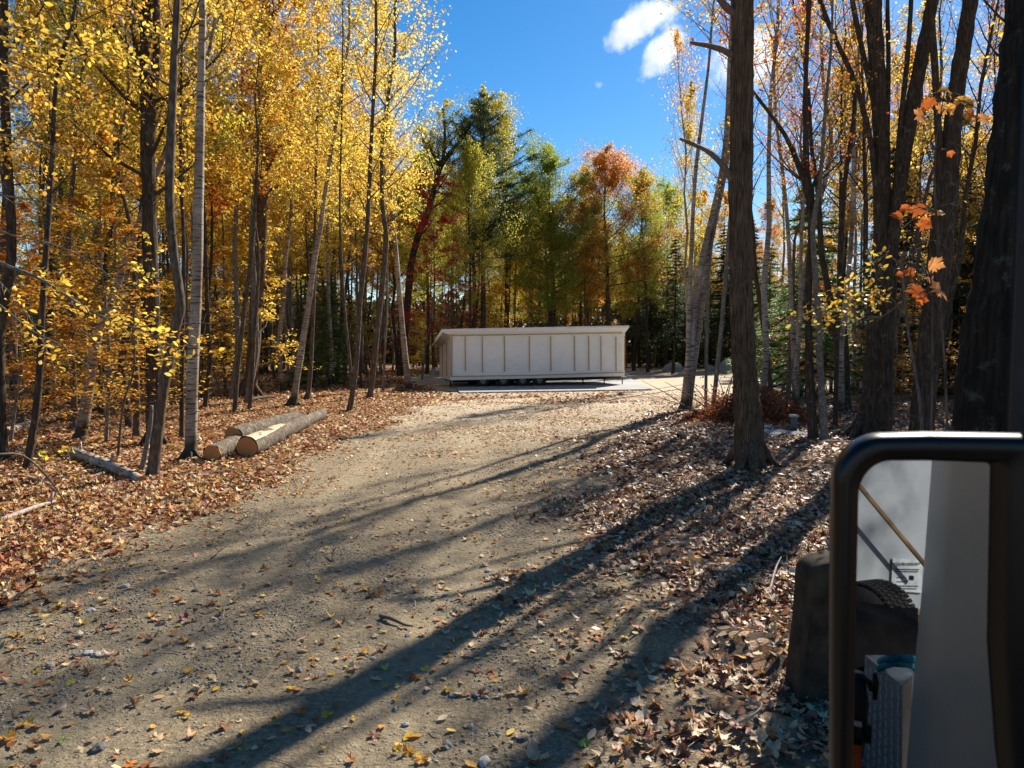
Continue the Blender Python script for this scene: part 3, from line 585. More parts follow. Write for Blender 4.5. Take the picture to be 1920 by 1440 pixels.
far_tree('maple_b', 1300, 62, 372, 'gold', 'maple_tree', 'golden maple behind the birch clump', w=1.2)
far_tree('spruce', 1350, 56, 420, 'fir', 'spruce_tree', 'dark spruce seen just left of the big oak trunk')
far_tree('maple_b', 1345, 66, 362, 'yellow', 'maple_tree', 'yellow maple seen left of the big oak trunk', w=1.2)
far_tree('maple_a', 1445, 64, 378, 'amber', 'maple_tree', 'amber maple seen right of the big oak trunk')
far_tree('maple_b', 1490, 60, 395, 'orange', 'maple_tree', 'orange maple behind the slim birch', w=1.2)
far_tree('hemlock_a', 1440, 46, 455, 'hemlock', 'hemlock_tree', 'bright green hemlock right of the big oak trunk')
far_tree('hemlock_a', 1482, 48, 480, 'hemlock', 'hemlock_tree', 'bright green hemlock behind the brush pile')
far_tree('hemlock_b', 1462, 42, 540, 'hemlock', 'hemlock_tree', 'low young hemlock above the brush pile')
far_tree('maple_b', 990, 60, 335, 'green', 'maple_tree', 'thin green maple between the pines and the green oak')
far_tree('birch_a', 1300, 38, 170, 'gold', 'birch_tree', 'tall thin birch with sparse gold leaves against the sky', w=.7)
far_tree('birch_b', 1290, 34, 60, 'gold', 'birch_tree', 'tallest thin birch left of the big oak trunk, against the cloud', w=.8)
far_tree('birch_b', 1470, 32, 120, 'gold', 'birch_tree', 'bare-topped birch right of the big oak trunk', w=.8)
far_tree('birch_a', 1560, 30, 70, 'gold', 'birch_tree', 'gold-leaved birch among the right trunks, against the sky', w=.9)
far_tree('sparse', 1450, 26, 0, 'red', 'maple_tree', 'nearly bare maple with a few red leaves, right of the big oak trunk', w=.9)
far_tree('sparse', 1590, 22, -150, 'red', 'maple_tree', 'nearly bare red maple among the right trunks', w=1.0)
far_tree('hemlock_a', 585, 34, 440, 'hemlock', 'hemlock_tree', 'young green hemlock behind the slim leaning birch', w=.8)
far_tree('hemlock_b', 622, 37, 520, 'hemlock', 'hemlock_tree', 'low green hemlock between the leaning birch and the forked brown trunk')

# ---- the wood itself: every further tree a thing of its own
placed = []
def free(x, y, d):
    for (a, b) in placed:
        if (a - x) ** 2 + (b - y) ** 2 < d * d: return False
    return True
ORD = ['first', 'second', 'third', 'fourth', 'fifth', 'sixth', 'seventh', 'eighth', 'ninth', 'tenth', 'eleventh', 'twelfth', 'thirteenth', 'fourteenth', 'fifteenth', 'sixteenth', 'seventeenth', 'eighteenth', 'nineteenth', 'twentieth', 'twenty-first', 'twenty-second', 'twenty-third', 'twenty-fourth', 'twenty-fifth', 'twenty-sixth', 'twenty-seventh', 'twenty-eighth', 'twenty-ninth', 'thirtieth']
KN = dict(maple_a=('maple_tree', 'maple'), maple_b=('maple_tree', 'slender maple'), maple_c=('maple_tree', 'broad maple'), birch_a=('birch_tree', 'birch'), birch_b=('birch_tree', 'thin birch'), pole_a=('dark_tree', 'dark bare-stemmed tree'), pole_b=('dark_tree', 'thin bare-stemmed tree'),
          beech_a=('beech_sapling', 'layered beech sapling'), beech_b=('beech_sapling', 'low beech sapling'), oak_a=('oak_tree', 'round-crowned oak'), oak_b=('oak_tree', 'oak'), pine=('pine_tree', 'pine'), hemlock_a=('hemlock_tree', 'hemlock'), hemlock_b=('hemlock_tree', 'young hemlock'), spruce=('spruce_tree', 'spruce'), sparse=('maple_tree', 'nearly bare maple'))
def wood(n, sampler, kinds, dmin, where, rowf, orderf, frm, group):
    out = []; tries = 0
    while len(out) < n and tries < n * 60:
        tries += 1; x, y = sampler()
        if free(x, y, dmin): placed.append((x, y)); out.append((x, y))
    rows = {}
    for p in out: rows.setdefault(rowf(*p), []).append(p)
    for ri, key in enumerate(sorted(rows)):
        for oi, (x, y) in enumerate(sorted(rows[key], key=lambda p: orderf(*p))):
            k, H, cols = kinds(x, y); c = random.choice(cols); nm, kn = KN[k]
            cn = dict(pine='blue-green', hemlock='green', fir='dark green', green='green', lime='yellow-green', rust='rust brown').get(c, c)
            lab = f'{cn} {kn}, {ORD[min(ri, 29)]} row {where}, {ORD[min(oi, 29)]} from {frm}'
            inst(k, nm, lab, 'sapling' if 'sapling' in nm else 'tree', x, y, H, c, group=group, w=random.uniform(.85, 1.15))
U = random.uniform
def left_s():
    y = U(17, 62); lim = -7.5 - .05 * (y - 20); 
    if y < 30: lim = -8.2
    return lim - abs(random.gauss(0, 1)) * (y * .33 + 1), y
def left_ok():
    while True:
        x, y = left_s()
        if x / y > -.86: return x, y
def kl(x, y):
    return random.choices(['maple_a', 'maple_b', 'maple_c', 'pole_a', 'pole_b', 'birch_a', 'birch_b', 'spruce', 'pine'], [4.2, 4.2, 2.6, 6, 6.5, 2.4, 2.6, .5, .35])[0], U(12, 19), ['yellow', 'gold', 'gold', 'amber', 'yellow', 'gold', 'olive', 'yellow', 'gold', 'yellow', 'orange'] 
def fixcol(f):
    def g(x, y):
        k, H, c = f(x, y)
        if k == 'spruce': c = ['fir']
        if k == 'pine': c = ['pine']; H = U(17, 22)
        if k.startswith('hemlock'): c = ['hemlock']; H = U(5, 12)
        if k == 'spruce': H = min(H, U(9, 16))
        return k, H, c
    return g
wood(112, left_ok, fixcol(kl), 1.2, 'of left wood', lambda x, y: int((y - 17) // 3.5), lambda x, y: -x, 'the drive', 'trees of the left wood')
def ku(x, y): return random.choice(['beech_a', 'beech_b', 'beech_a']), U(3.5, 7.5), ['yellow', 'gold', 'gold', 'amber', 'olive']
def lu():
    while True:
        y = U(15, 44); x = -8.3 - abs(random.gauss(0, 1)) * y * .3
        if x / y > -.8: return x, y
wood(17, lu, ku, 1.5, 'under left wood', lambda x, y: int((y - 15) // 6), lambda x, y: -x, 'the drive', 'saplings under the left wood')
def back_s():
    y = U(47, 74); x = U(-.42, .42) * y
    if x > 8 and y < 60: y += 12
    return x, y
def kb(x, y):
    if x / y > .16: return random.choices(['spruce', 'pole_a', 'pole_b', 'maple_b', 'hemlock_a'], [5, 3, 3, 2, 3])[0], U(10, 13.5), ['amber', 'gold', 'rust']
    return random.choices(['pole_a', 'pole_b', 'maple_c', 'maple_a', 'spruce', 'oak_b'], [7, 6, 4, 1, .4, .9])[0], (U(10, 13) if x / y > -.06 else U(13, 17)), ['olive', 'gold', 'amber', 'yellow', 'orange', 'lime', 'olive', 'gold']
wood(135, back_s, fixcol(kb), 1.0, 'behind the trailer', lambda x, y: int((y - 47) // 2.5), lambda x, y: x, 'the left', 'trees behind the trailer')
def back_u():
    y = U(47, 60); x = U(-.3, .2) * y
    if x > 8: y = U(61, 66)
    return x, y
wood(9, back_u, fixcol(lambda x, y: (random.choice(['beech_a', 'hemlock_b', 'beech_b']), U(3, 6.5), ['amber', 'gold', 'olive', 'rust', 'yellow'])), 1.0, 'low behind the trailer', lambda x, y: int((y - 47) // 5), lambda x, y: x, 'the left', 'low growth behind the trailer')
def right_s():
    while True:
        y = U(19, 62); x = 9.5 + max(0, y - 26) * .42 + abs(random.gauss(0, 1)) * y * .2
        if x / y < .8 and x / y > .40: return x, y
def kr(x, y):
    if y < 36 and x < 19:
        k = random.choice(['sparse', 'birch_b', 'hemlock_b', 'sparse', 'beech_a', 'pole_b' if x > 13 else 'sparse'])
        return k, (U(4, 6) if k in ('hemlock_b', 'beech_a') else U(13, 16)), ['gold', 'yellow', 'orange', 'amber']
    if x / y < .46: return random.choice(['spruce', 'hemlock_a', 'pole_b']), U(7, 10), ['amber']
    return random.choices(['hemlock_a', 'spruce', 'pole_a', 'maple_b', 'sparse', 'birch_b', 'maple_a'], [3.6, 1.4, 4, 4, 2.5, 2, 3])[0], U(11, 16), ['gold', 'yellow', 'orange', 'amber']
wood(66, right_s, fixcol(kr), 1.3, 'of the right wood', lambda x, y: int((y - 19) // 6), lambda x, y: x, 'the clearing', 'trees of the right wood')
def rdark():
    while True:
        y = U(25, 50); x = y * U(.50, .80)
        if x > 13: return x, y
wood(34, rdark, lambda x, y: (random.choice(['hemlock_a', 'spruce', 'hemlock_a', 'pole_a']), U(8, 12.5), ['fir']), 1.2, 'of dark right wood', lambda x, y: int((y - 25) // 6), lambda x, y: x, 'the clearing', 'dark evergreens of the right wood')
# off to the right and beside the truck: trees whose shadows cross the drive
for i, (x, y, k, H) in enumerate([(6.2, 5.6, 'birch_b', 14), (8.6, 11.5, 'birch_b', 15), (9.4, 7.2, 'sparse', 16), (5.6, 2.6, 'sparse', 13), (11, 10, 'pole_b', 14), (8.3, 3.8, 'pole_b', 13), (10.5, 14.5, 'sparse', 15), (7.6, 21.5, 'birch_b', 17)]):
    inst(k, KN[k][0], (f'tree off to the right of the truck, {ORD[i]} outward' if i < 8 - 1 else ['slender thin-topped birch standing just right of the big oak'][i - 7]), 'tree', x, y, H, 'gold', group='trees beside the truck')

# ---- distant wood closing the view
def distant():
    n = 120000; th = rng.uniform(-1.15, 1.15, n); R = rng.uniform(72, 112, n); x = R * np.sin(th); y = R * np.cos(th) + 4
    z = rng.beta(1.0, 1.5, n) * (9.5 + 2 * np.sin(th * 9)) + ground(x, y)
    me = leaf_cloud('distant_wood', np.stack([x, y, z], -1), .75, M['distant'], .2, .7); o = link('distant_wood', me)
    tag(o, 'far dark wood closing the view behind the nearer trees', 'wood', kind='stuff')
M['distant'] = leaf_mat('distant_foliage', .25, .7, [(0, (.03, .04, .015)), (.45, (.06, .07, .02)), (.7, (.16, .09, .02)), (.9, (.30, .16, .03)), (1, (.22, .07, .02))])
distant()

# ------------------------------------------------------------------ concrete slab
def poly_prism(mb, pts, z0, z1):
    n = len(pts); v = [(p[0], p[1], z0) for p in pts] + [(p[0], p[1], z1) for p in pts]
    mb.add(v, [tuple(range(n))[::-1], tuple(range(n, 2 * n))] + [(i, (i + 1) % n, (i + 1) % n + n, i + n) for i in range(n)])
def slab():
    a, b = on_ground(862, 738), on_ground(1222, 732); c, d = on_ground(1172, 706), on_ground(838, 711)
    t = NT('concrete'); n = t.noise(t.coords(), 1.2, 6); n2 = t.noise(t.coords(), 30, 4)
    col = t.mix(t.ramp(n.outputs[0], [(.35, (0, 0, 0)), (.7, (1, 1, 1))]), (.23, .23, .225), (.35, .345, .335)); t.bsdf(col, .8, n2.outputs[0], .3, .01)
    root = thing('concrete_slab', 'pale grey concrete pad under and in front of the wrapped trailer', 'slab', (0, 0, 0))
    m = MB(); poly_prism(m, [a, b, c, d], -.1, .06); m.build('slab_body', t.m, root, smooth_=False)
    return t.m
M['concrete'] = slab()

# ------------------------------------------------------------------ the wrapped trailer
def trailer():
    Y0 = 33.6; YR = 35.9
    root = thing('wrapped_trailer', 'long white shrink-wrapped modular cabin on wheels parked on the concrete pad', 'trailer', (0, 0, 0))
    fl0, fr0 = atY(845, 713, Y0), atY(1172, 705, YR); fl1, fr1 = atY(845, 629, Y0), atY(1171, 624, YR)
    fr0.x = fr1.x = (fr0.x + fr1.x) / 2; fl0.x = fl1.x
    ax = (fr0 - fl0); ax.z = 0; ax.normalize(); bk = Vector((-ax.y, ax.x, 0)); W = 3.3
    drop = Vector((0, 0, -.42))
    # front wall as a fine grid so that the film can sag
    nx, nz = 90, 22; V = []; 
    for j in range(nz + 1):
        for i in range(nx + 1):
            u, w = i / nx, j / nz; p = fl0.lerp(fr0, u).lerp(fl1.lerp(fr1, u), w)
            d = .045 * (noise.noise(Vector((u * 9, w * 3, 1))) + .6 * noise.noise(Vector((u * 26 + w * 9, w * 7 - u * 12, 4)))) * min(1, 6 * w, 6 * (1 - w) + .3)
            V.append(p - bk * (d + .015 * math.sin(u * 60) * 0))
    Fq = [(j * (nx + 1) + i, j * (nx + 1) + i + 1, (j + 1) * (nx + 1) + i + 1, (j + 1) * (nx + 1) + i) for j in range(nz) for i in range(nx)]
    m = MB(); m.add(V, Fq)
    bl0, br0, bl1, br1 = fl0 + bk * W, fr0 + bk * W, fl1 + bk * W + drop, fr1 + bk * W + drop
    q = lambda *p: m.add(p, [tuple(range(len(p)))])
    fl1b = fl1 + Vector((0, 0, -.0))
    nd = 10
    for side, (A0, A1, B0, B1) in enumerate(((bl0, bl1, fl0, fl1), (fr0, fr1, br0, br1))):
        V = [A0.lerp(B0, i / nd).lerp(A1.lerp(B1, i / nd), j / 6) + ax * (.03 * noise.noise(Vector((i * .5, j * .7, side * 7))) * (0 < i < nd)) for j in range(7) for i in range(nd + 1)]
        m.add(V, [(j * (nd + 1) + i, j * (nd + 1) + i + 1, (j + 1) * (nd + 1) + i + 1, (j + 1) * (nd + 1) + i) for j in range(6) for i in range(nd)])
    q(br0, bl0, bl1, br1); q(fl0, bl0, br0, fr0)
    m.build('wall', M['wrap'], root)
    # roof with flared wrapped eaves
    e = .30; el = .42; up = .50
    tfl = fl1 - bk * e - ax * .12 + Vector((0, 0, .36)); tfr = fr1 - bk * e + ax * .22 + Vector((0, 0, .42))
    tbl = bl1 + bk * .2 - ax * .12 + Vector((0, 0, .36)); tbr = br1 + bk * .2 + ax * .22 + Vector((0, 0, .42))
    tfl = atY(828, 617, tfl.y); tfr = atY(1180, 610, tfr.y)
    lfl = tfl - ax * .30 + bk * .5 + Vector((0, 0, -.30))
    g = MB()
    n = 60; V = []
    for i in range(n + 1):
        u = i / n; s = .012 * noise.noise(Vector((u * 22, 3, 1))); V += [fl1.lerp(fr1, u) - bk * .004, tfl.lerp(tfr, u) + Vector((0, 0, s - .10)), tfl.lerp(tfr, u) + Vector((0, 0, s)), tbl.lerp(tbr, u)]
    g.add(V, [(4 * i + k, 4 * i + 4 + k, 4 * i + 5 + k, 4 * i + 1 + k) for i in range(n) for k in range(3)])
    # left hanging rake and right end closure
    g.add([fl1, tfl - Vector((0, 0, .10)), tfl, tbl, bl1], [(0, 1, 2, 3, 4)])
    g.add([fr1, tfr - Vector((0, 0, .10)), tfr, tbr, br1], [(4, 3, 2, 1, 0)])
    g.build('roof', M['wrap'], root)
    rk = MB(); a = tfl; b = tbl; o1 = -ax * .28
    rk.add([a, b, b + o1 + Vector((0, 0, -.42)), a + o1 * .8 + Vector((0, 0, -.36)), a + Vector((.06, .0, -.10)), b + Vector((.06, 0, -.10)), b + o1 + Vector((.06, 0, -.5)), a + o1 * .8 + Vector((.06, 0, -.46))], [(0, 1, 2, 3), (4, 7, 6, 5), (0, 3, 7, 4), (1, 5, 6, 2), (3, 2, 6, 7)]); rk.build('eave_flap', M['wrap'], root)
    # laths over the film
    def P(px, py):
        u = (px - 845) / 327; Yp = Y0 + (YR - Y0) * u; return atY(px, py, Yp) - bk * .085
    def lath(p, r, wd=.04):
        b = MB(); d = (r - p).normalized(); s = bk.cross(d).normalized() * wd / 2; t_ = bk * .02
        b.add([p - s - t_, p + s - t_, r + s - t_, r - s - t_, p - s + t_, p + s + t_, r + s + t_, r - s + t_], [(0, 1, 2, 3), (7, 6, 5, 4), (0, 4, 5, 1), (1, 5, 6, 2), (2, 6, 7, 3), (3, 7, 4, 0)]); b.build('lath', M['batten'], root, smooth_=False)
    for px, y1, y2 in ((871.5, 631, 696), (903.5, 631, 698), (945, 630, 697), (991.5, 630.5, 696), (1031.5, 630.5, 696), (1076, 629.5, 695.5), (1102.5, 629.5, 695), (1125.5, 630.5, 695.5), (1153.5, 631.5, 695.5)):
        lath(P(px, y1), P(px + .6, y2))
    lath(P(848, 629.5), P(905, 628.8)); lath(P(905, 628.8), P(1166, 624.2)); lath(P(846, 705.8), P(1000, 703.5)); lath(P(1000, 703.5), P(1171, 698))
    lath(P(847, 627), P(846, 706), .06); lath(P(1170, 630), P(1169.5, 694), .04)
    for k in (.3, .68):
        p = fl0.lerp(bl0, k) - ax * .03; r = fl1.lerp(bl1, k) - ax * .03; b = MB(); b.tube([p.lerp(r, .08), p.lerp(r, .92)], [.02, .02], 4); b.build('lath', M['batten'], root)
    # chassis beams, axles, wheels
    zf = min(fl0.z, fr0.z)
    b = MB()
    for s in (.5, 2.7):
        p = fl0 + bk * s; r = fr0 + bk * s; p = p.lerp(r, .02); b.tube([p + Vector((0, 0, -.06)), r + Vector((0, 0, -.10))], [.08, .08], 4)
    b.build('chassis_beam', M['black'], root)
    u0 = [(905 - 845) / 327, (942 - 845) / 327, (978 - 845) / 327, (1010 - 845) / 327]
    for u in u0:
        for s in (.35, 2.85):
            c = fl0.lerp(fr0, u) + bk * s; c.z = .33; ms = MB(); 
            prof = [(.17, -.10), (.31, -.11), (.335, -.06), (.335, .06), (.31, .11), (.17, .10)]; V = []; K = 20
            for (rr, w) in prof:
                for k in range(K): th = 6.283 * k / K; V.append(c + ax * math.cos(th) * rr + Vector((0, 0, 1)) * math.sin(th) * rr + bk * w)
            ms.add(V, [(i * K + k, i * K + (k + 1) % K, (i + 1) * K + (k + 1) % K, (i + 1) * K + k) for i in range(5) for k in range(K)])
            wh = ms.build('wheel', M['rubber'], root); r_ = MB(); r_.tube([c - bk * .07, c + bk * .07], [.175, .175], 16); r_.build('rim', M['deadwood'], wh)
        ax_ = MB(); c = fl0.lerp(fr0, u); c.z = .33; ax_.tube([c + bk * .3, c + bk * 2.9], [.05, .05], 6); ax_.build('axle', M['black'], root)
    t = MB(); p, r = P(1133, 706.5), P(1170, 703); t.tube([p + bk * .3, r + bk * .3], [.10, .10], 4); t.build('hitch_beam', simple('rust_red', (.20, .05, .03), .7), root)
    for px in (846, 1096, 1136, 1170):
        p = P(px, 708) + bk * .3; s = MB(); s.tube([p, Vector((p.x, p.y, .05))], [.03, .03], 6); s.build('support_jack', M['black'], root)
trailer()

# ------------------------------------------------------------------ logs and dead wood
def log(name, label, p0, r0, p1, r1, barkm='bark_log', cut=True, patch=None, wob=.12, bend=0.0, cat='log', stubs=(), group=None):
    p0, p1 = Vector(p0), Vector(p1); root = thing(name, label, cat, p0, group); d = p1 - p0; n = 14; P = []; R = []
    for i in range(n + 1):
        t = i / n; P.append(d * t + Vector((0, 0, bend * math.sin(math.pi * t))) + Vector((d.y, -d.x, 0)).normalized() * bend * .6 * math.sin(math.pi * 1.6 * t)); R.append((r0 + (r1 - r0) * t) * (1 + .07 * noise.noise(Vector((t * 7, len(label), 2)))))
    m = MB(); P, R = refine(P, R, 3); n = len(P) - 1; R = [q * (1 + .05 * noise.noise(Vector((i * .35, 5, 2))) + (.07 if i in (11, 12, 27, 28) else 0)) for i, q in enumerate(R)]; m.tube(P, R, 24, cap=False, wob=wob * 1.4, seed=len(label)); 
    for (t, ln, a) in stubs:
        i = int(t * n); q = P[i]; m.tube([q, q + Vector((math.cos(a) * .4, math.sin(a) * .3, 1)).normalized() * (R[i] + ln)], [.03, .018], 5)
    m.build('bark', M[barkm], root)
    for e, (c, r, s) in enumerate(((P[0], R[0], -1), (P[-1], R[-1], 1))):
        f = MB(); dn = d.normalized() * s; f.tube([c - dn * .02, c + dn * .012], [r * .93, r * .93], 18, wob=.1, seed=2); f.build('cut_end', M['endgrain'], root, smooth_=False)
    if patch:
        t0, t1, a0, a1 = patch; V = []; K = 7; Nn = 14; up = Vector((0, 0, 1)); sd = d.normalized().cross(up).normalized()
        for i in range(Nn + 1):
            t = t0 + (t1 - t0) * i / Nn; k = t * n; j = min(n - 1, int(k)); c = P[j].lerp(P[j + 1], k - j); rr = (R[j] * (1 - k + j) + R[j + 1] * (k - j)) * 1.05
            sh = 1 - .55 * (i / Nn) ** 2 + .12 * noise.noise(Vector((i * .9, 1, 1)))
            for q in range(K + 1):
                a = a0 + (a1 - a0) * (.5 + (q / K - .5) * sh); V.append(c + (up * math.sin(a) + sd * math.cos(a)) * rr)
        g = MB(); g.add(V, [(i * (K + 1) + q, i * (K + 1) + q + 1, (i + 1) * (K + 1) + q + 1, (i + 1) * (K + 1) + q) for i in range(Nn) for q in range(K)]); g.build('bared_wood', M['barewood'], root)
    return root
g1 = on_ground(463, 858); g2 = on_ground(604, 786)
log('cut_log', 'long front log with bark stripped off its near top side', (g1.x, g1.y, .185), .205, (g2.x, g2.y, .15), .14, patch=(.0, .36, .7, 2.1), stubs=((.72, .1, 1),))
log('cut_log', 'upper log resting behind the stripped one, round orange cut end', atY(437, 817, 14.2), .185, atY(555, 781, 18.0), .15, stubs=((.9, .05, 2),))
g3 = on_ground(398, 866); g4 = on_ground(450, 838)
log('cut_log', 'short dark log lowest at the left of the pile, cut end split', (g3.x, g3.y, g3.z + .14), .155, (g4.x, g4.y, g4.z + .12), .14)
log('fallen_branch', 'fallen birch log with dark rotten end lying left of the bare crooked stem', on_ground(140, 856) + Vector((0, 0, .10)), .085, on_ground(262, 908) + Vector((0, 0, .05)), .075, 'birch_log', bend=.04, stubs=((.15, .15, 2), (.6, .12, 1)))
log('fallen_branch', 'long fallen white birch trunk lying across the left wood floor', on_ground(10, 815) + Vector((0, 0, .07)), .10, on_ground(250, 752) + Vector((0, 0, .10)), .07, 'birch_log', bend=.08)
log('fallen_branch', 'pale barkless branch lying in the leaves at the left edge', on_ground(2, 982) + Vector((0, 0, .03)), .035, on_ground(104, 950) + Vector((0, 0, .06)), .022, 'deadwood', bend=.02, stubs=((.92, .12, 1),))
log('fallen_branch', 'slim pale pole propped off the ground behind the white birch', on_ground(372, 757) + Vector((0, 0, .05)), .03, on_ground(422, 733) + Vector((0, 0, .35)), .03, 'deadwood')
log('fallen_branch', 'dark dead branch lying in front of the massive brown trunk', on_ground(462, 755) + Vector((0, 0, .08)), .07, on_ground(520, 747) + Vector((0, 0, .06)), .04, 'bark_brown', bend=.05)
log('fallen_branch', 'small whitened branch far back between trunks', on_ground(388, 727) + Vector((0, 0, .05)), .06, on_ground(398, 717) + Vector((0, 0, .35)), .05, 'deadwood')
log('fallen_branch', 'short pale bark curl at the end of the fallen birch log', on_ground(240, 912) + Vector((0, 0, .02)), .02, on_ground(256, 911) + Vector((0, 0, .02)), .02, 'birch_log')
def stick(label, pts, r, mat='twig', forks=(), name='stick'):
    Q = [on_ground(px, py) + Vector((0, 0, h)) for (px, py, h) in pts]; B = Q[0].copy(); Q = [q - B for q in Q]; m = MB(); n = len(Q)
    P, R = refine(Q, [r * (1 - .6 * i / (n - 1)) for i in range(n)]); m.tube(P, R, 6, wob=.3, seed=n)
    for (i, dx, dy, dz) in forks: m.tube([Q[i], Q[i] + Vector((dx, dy, dz)) * .5 + Vector((0, 0, .02)), Q[i] + Vector((dx, dy, dz))], [r * .6, r * .4, r * .2], 5)
    o = m.build(name, M[mat], loc=B); tag(o, label, 'stick'); return o
stick('curled brown strip of bark lying on the sunlit gravel above the long shadow', [(712, 1160, .02), (735, 1166, .03), (758, 1171, .02), (774, 1176, .03)], .016, 'twig')
stick('pale stick standing up out of the litter left of the stone post', [(1440, 1140, .02), (1446, 1120, .06), (1455, 1098, .12), (1464, 1082, .14)], .012, 'deadwood')
stick('slender pale stick at the crumbling edge of the drive', [(1128, 1215, .02), (1148, 1200, .05), (1165, 1186, .08)], .010, 'deadwood')
stick('bent white root curl near the bottom right litter', [(1385, 1382, .01), (1405, 1386, .03), (1424, 1378, .05), (1427, 1362, .05), (1418, 1350, .03)], .007, 'deadwood')
stick('short brown stick beside the long trunk shadow', [(1340, 940, .01), (1352, 955, .03), (1362, 972, .01)], .018, 'twig', ((1, .05, .12, .03),))
stick('long thin branch lying in the litter at the far left', [(0, 897, .02), (40, 899, .05), (80, 910, .06), (130, 928, .01)], .022, 'deadwood', ((2, .5, -.1, .1),))
stick('dark twig arching over the leaves below the cut logs', [(285, 960, .01), (310, 950, .05), (340, 946, .03), (365, 948, .01)], .014, 'twig')
stick('tangle twig on the gravel left of centre', [(395, 1048, .01), (410, 1040, .04), (425, 1025, .05)], .006, 'twig', ((1, .12, .05, .05), (1, -.1, .08, .03)))
stick('small forked twig upright in the gravel at centre left', [(622, 1055, .0), (625, 1045, .05), (626, 1037, .09)], .010, 'twig', ((1, .05, 0, .04),))
stick('dark stick on leaf litter right of the drive', [(1180, 775 + 150, .01), (1200, 918, .03), (1230, 915, .02)], .016, 'twig')
stick('thin arching dead sapling bent over the left litter', [(0, 1100, 1.15), (50, 1080, 1.1), (90, 1050, .85), (118, 1020, .5), (140, 1000, .2), (160, 968, .0)], .012, 'twig')
stick('grey stick lying behind the mirror top beside the dark trunk', [(1535, 838, .03), (1570, 836, .05), (1610, 832, .03)], .03, 'deadwood')

# ------------------------------------------------------------------ brush pile, well pipe, rocks
def brush():
    B = on_ground(1430, 790); r = np.random.default_rng(5); root = thing('brush_pile', 'rusty brown heap of cut branches and dead leaves right behind the big oak', 'brush pile', B)
    m = MB()
    for k in range(70):
        c = Vector((r.normal(0, .9), r.normal(.6, .6), abs(r.normal(0, .18)))); d = Vector((r.normal(0, 1), r.normal(0, .5), abs(r.normal(0, .45)))).normalized(); L = r.uniform(.8, 2.0)
        m.tube([c, c + d * L * .5 + Vector((0, 0, .06)), c + d * L], [.02, .014, .006], 4, cap=False)
    for (a, b) in (((.6, 0, .2), (.95, .3, 1.9)), ((1.1, .2, .2), (.75, .4, 1.7))): m.tube([Vector(a), Vector(b)], [.025, .012], 5)
    br = m.build('branches', M['twig'], root); br['kind'] = 'stuff'
    n = 6500; C_ = np.stack([r.normal(0, .95, n), r.normal(.6, .7, n), np.zeros(n)], -1); C_[:, 2] = r.random(n) * 1.0 * np.exp(-(C_[:, 0] / 1.25) ** 2 - ((C_[:, 1] - .6) / .9) ** 2) + .02
    n2 = 500; C2 = np.stack([r.normal(-1.05, .35, n2), r.normal(.4, .4, n2), abs(r.normal(0, .5, n2))], -1)
    me = leaf_cloud('dead_leaves', np.concatenate([C_, C2]), .10, M['leaf'], .3, .6, r); c = link('dead_leaves', me, root); c['kind'] = 'stuff'; c.color = (.30, .105, .04, 1)
brush()
def pipe():
    B = on_ground(1488, 808); root = thing('well_pipe', 'short grey standing pipe with a pale flat cap behind the litter bank', 'pipe', B)
    m = MB(); m.tube([(0, 0, -.05), (0, 0, .33)], [.075, .075], 16); m.build('pipe_body', simple('grey_pvc', (.13, .13, .13), .6), root)
    m = MB(); m.tube([(0, 0, .325), (0, 0, .335), (0, 0, .375), (0, 0, .385)], [.09, .115, .115, .10], 20); m.build('cap', simple('pale_cap', (.42, .42, .42), .5), root)
pipe()
def rock(name, label, B, sz, mat='stone', seed=0, group=None, cat='rock', parent=None, sub=2, sharp=.35):
    r = np.random.default_rng(seed); import bmesh
    bm = bmesh.new(); bmesh.ops.create_icosphere(bm, subdivisions=sub, radius=1)
    off = Vector(r.uniform(-9, 9, 3))
    for v in bm.verts:
        k = 1 + sharp * noise.noise(v.co * 1.1 + off) + .15 * noise.noise(v.co * 3.1 + off); v.co = Vector((v.co.x * sz[0] * k, v.co.y * sz[1] * k, max(-.5, v.co.z) * sz[2] * k))
    me = bpy.data.meshes.new(name); bm.to_mesh(me); bm.free(); me.materials.append(M[mat]); o = link(name, me, parent, B); o.rotation_euler.z = r.uniform(0, 6.28)
    if parent is None: tag(o, label, cat, group)
    return o
rock('rock', 'flat grey ledge rock showing through leaves beside the well pipe', on_ground(1455, 815), (.75, .5, .10), seed=1, sub=3)
rock('rock', 'light grey slab of rock just right of the big oak trunk', on_ground(1420, 803), (.5, .35, .10), seed=2, sub=3)
rock('rock', 'pale boulder at the far edge of the clearing, left of the birch clump', on_ground(1264, 697), (.9, .7, .75), seed=3)
rock('rock', 'dark boulder at the far tree line left of the big oak', on_ground(1372, 698), (1.3, .8, 1.0), seed=4)
rock('rock', 'small boulder between the saplings at the far tree line', on_ground(1334, 697), (.6, .5, .5), seed=5)
rock('rock', 'grey boulder behind the slim birch at the far tree line', on_ground(1500, 699), (1.0, .7, .6), seed=6)
rock('rock', 'low stone lying at the left end of the trailer', on_ground(815, 702), (.7, .5, .35), seed=7)
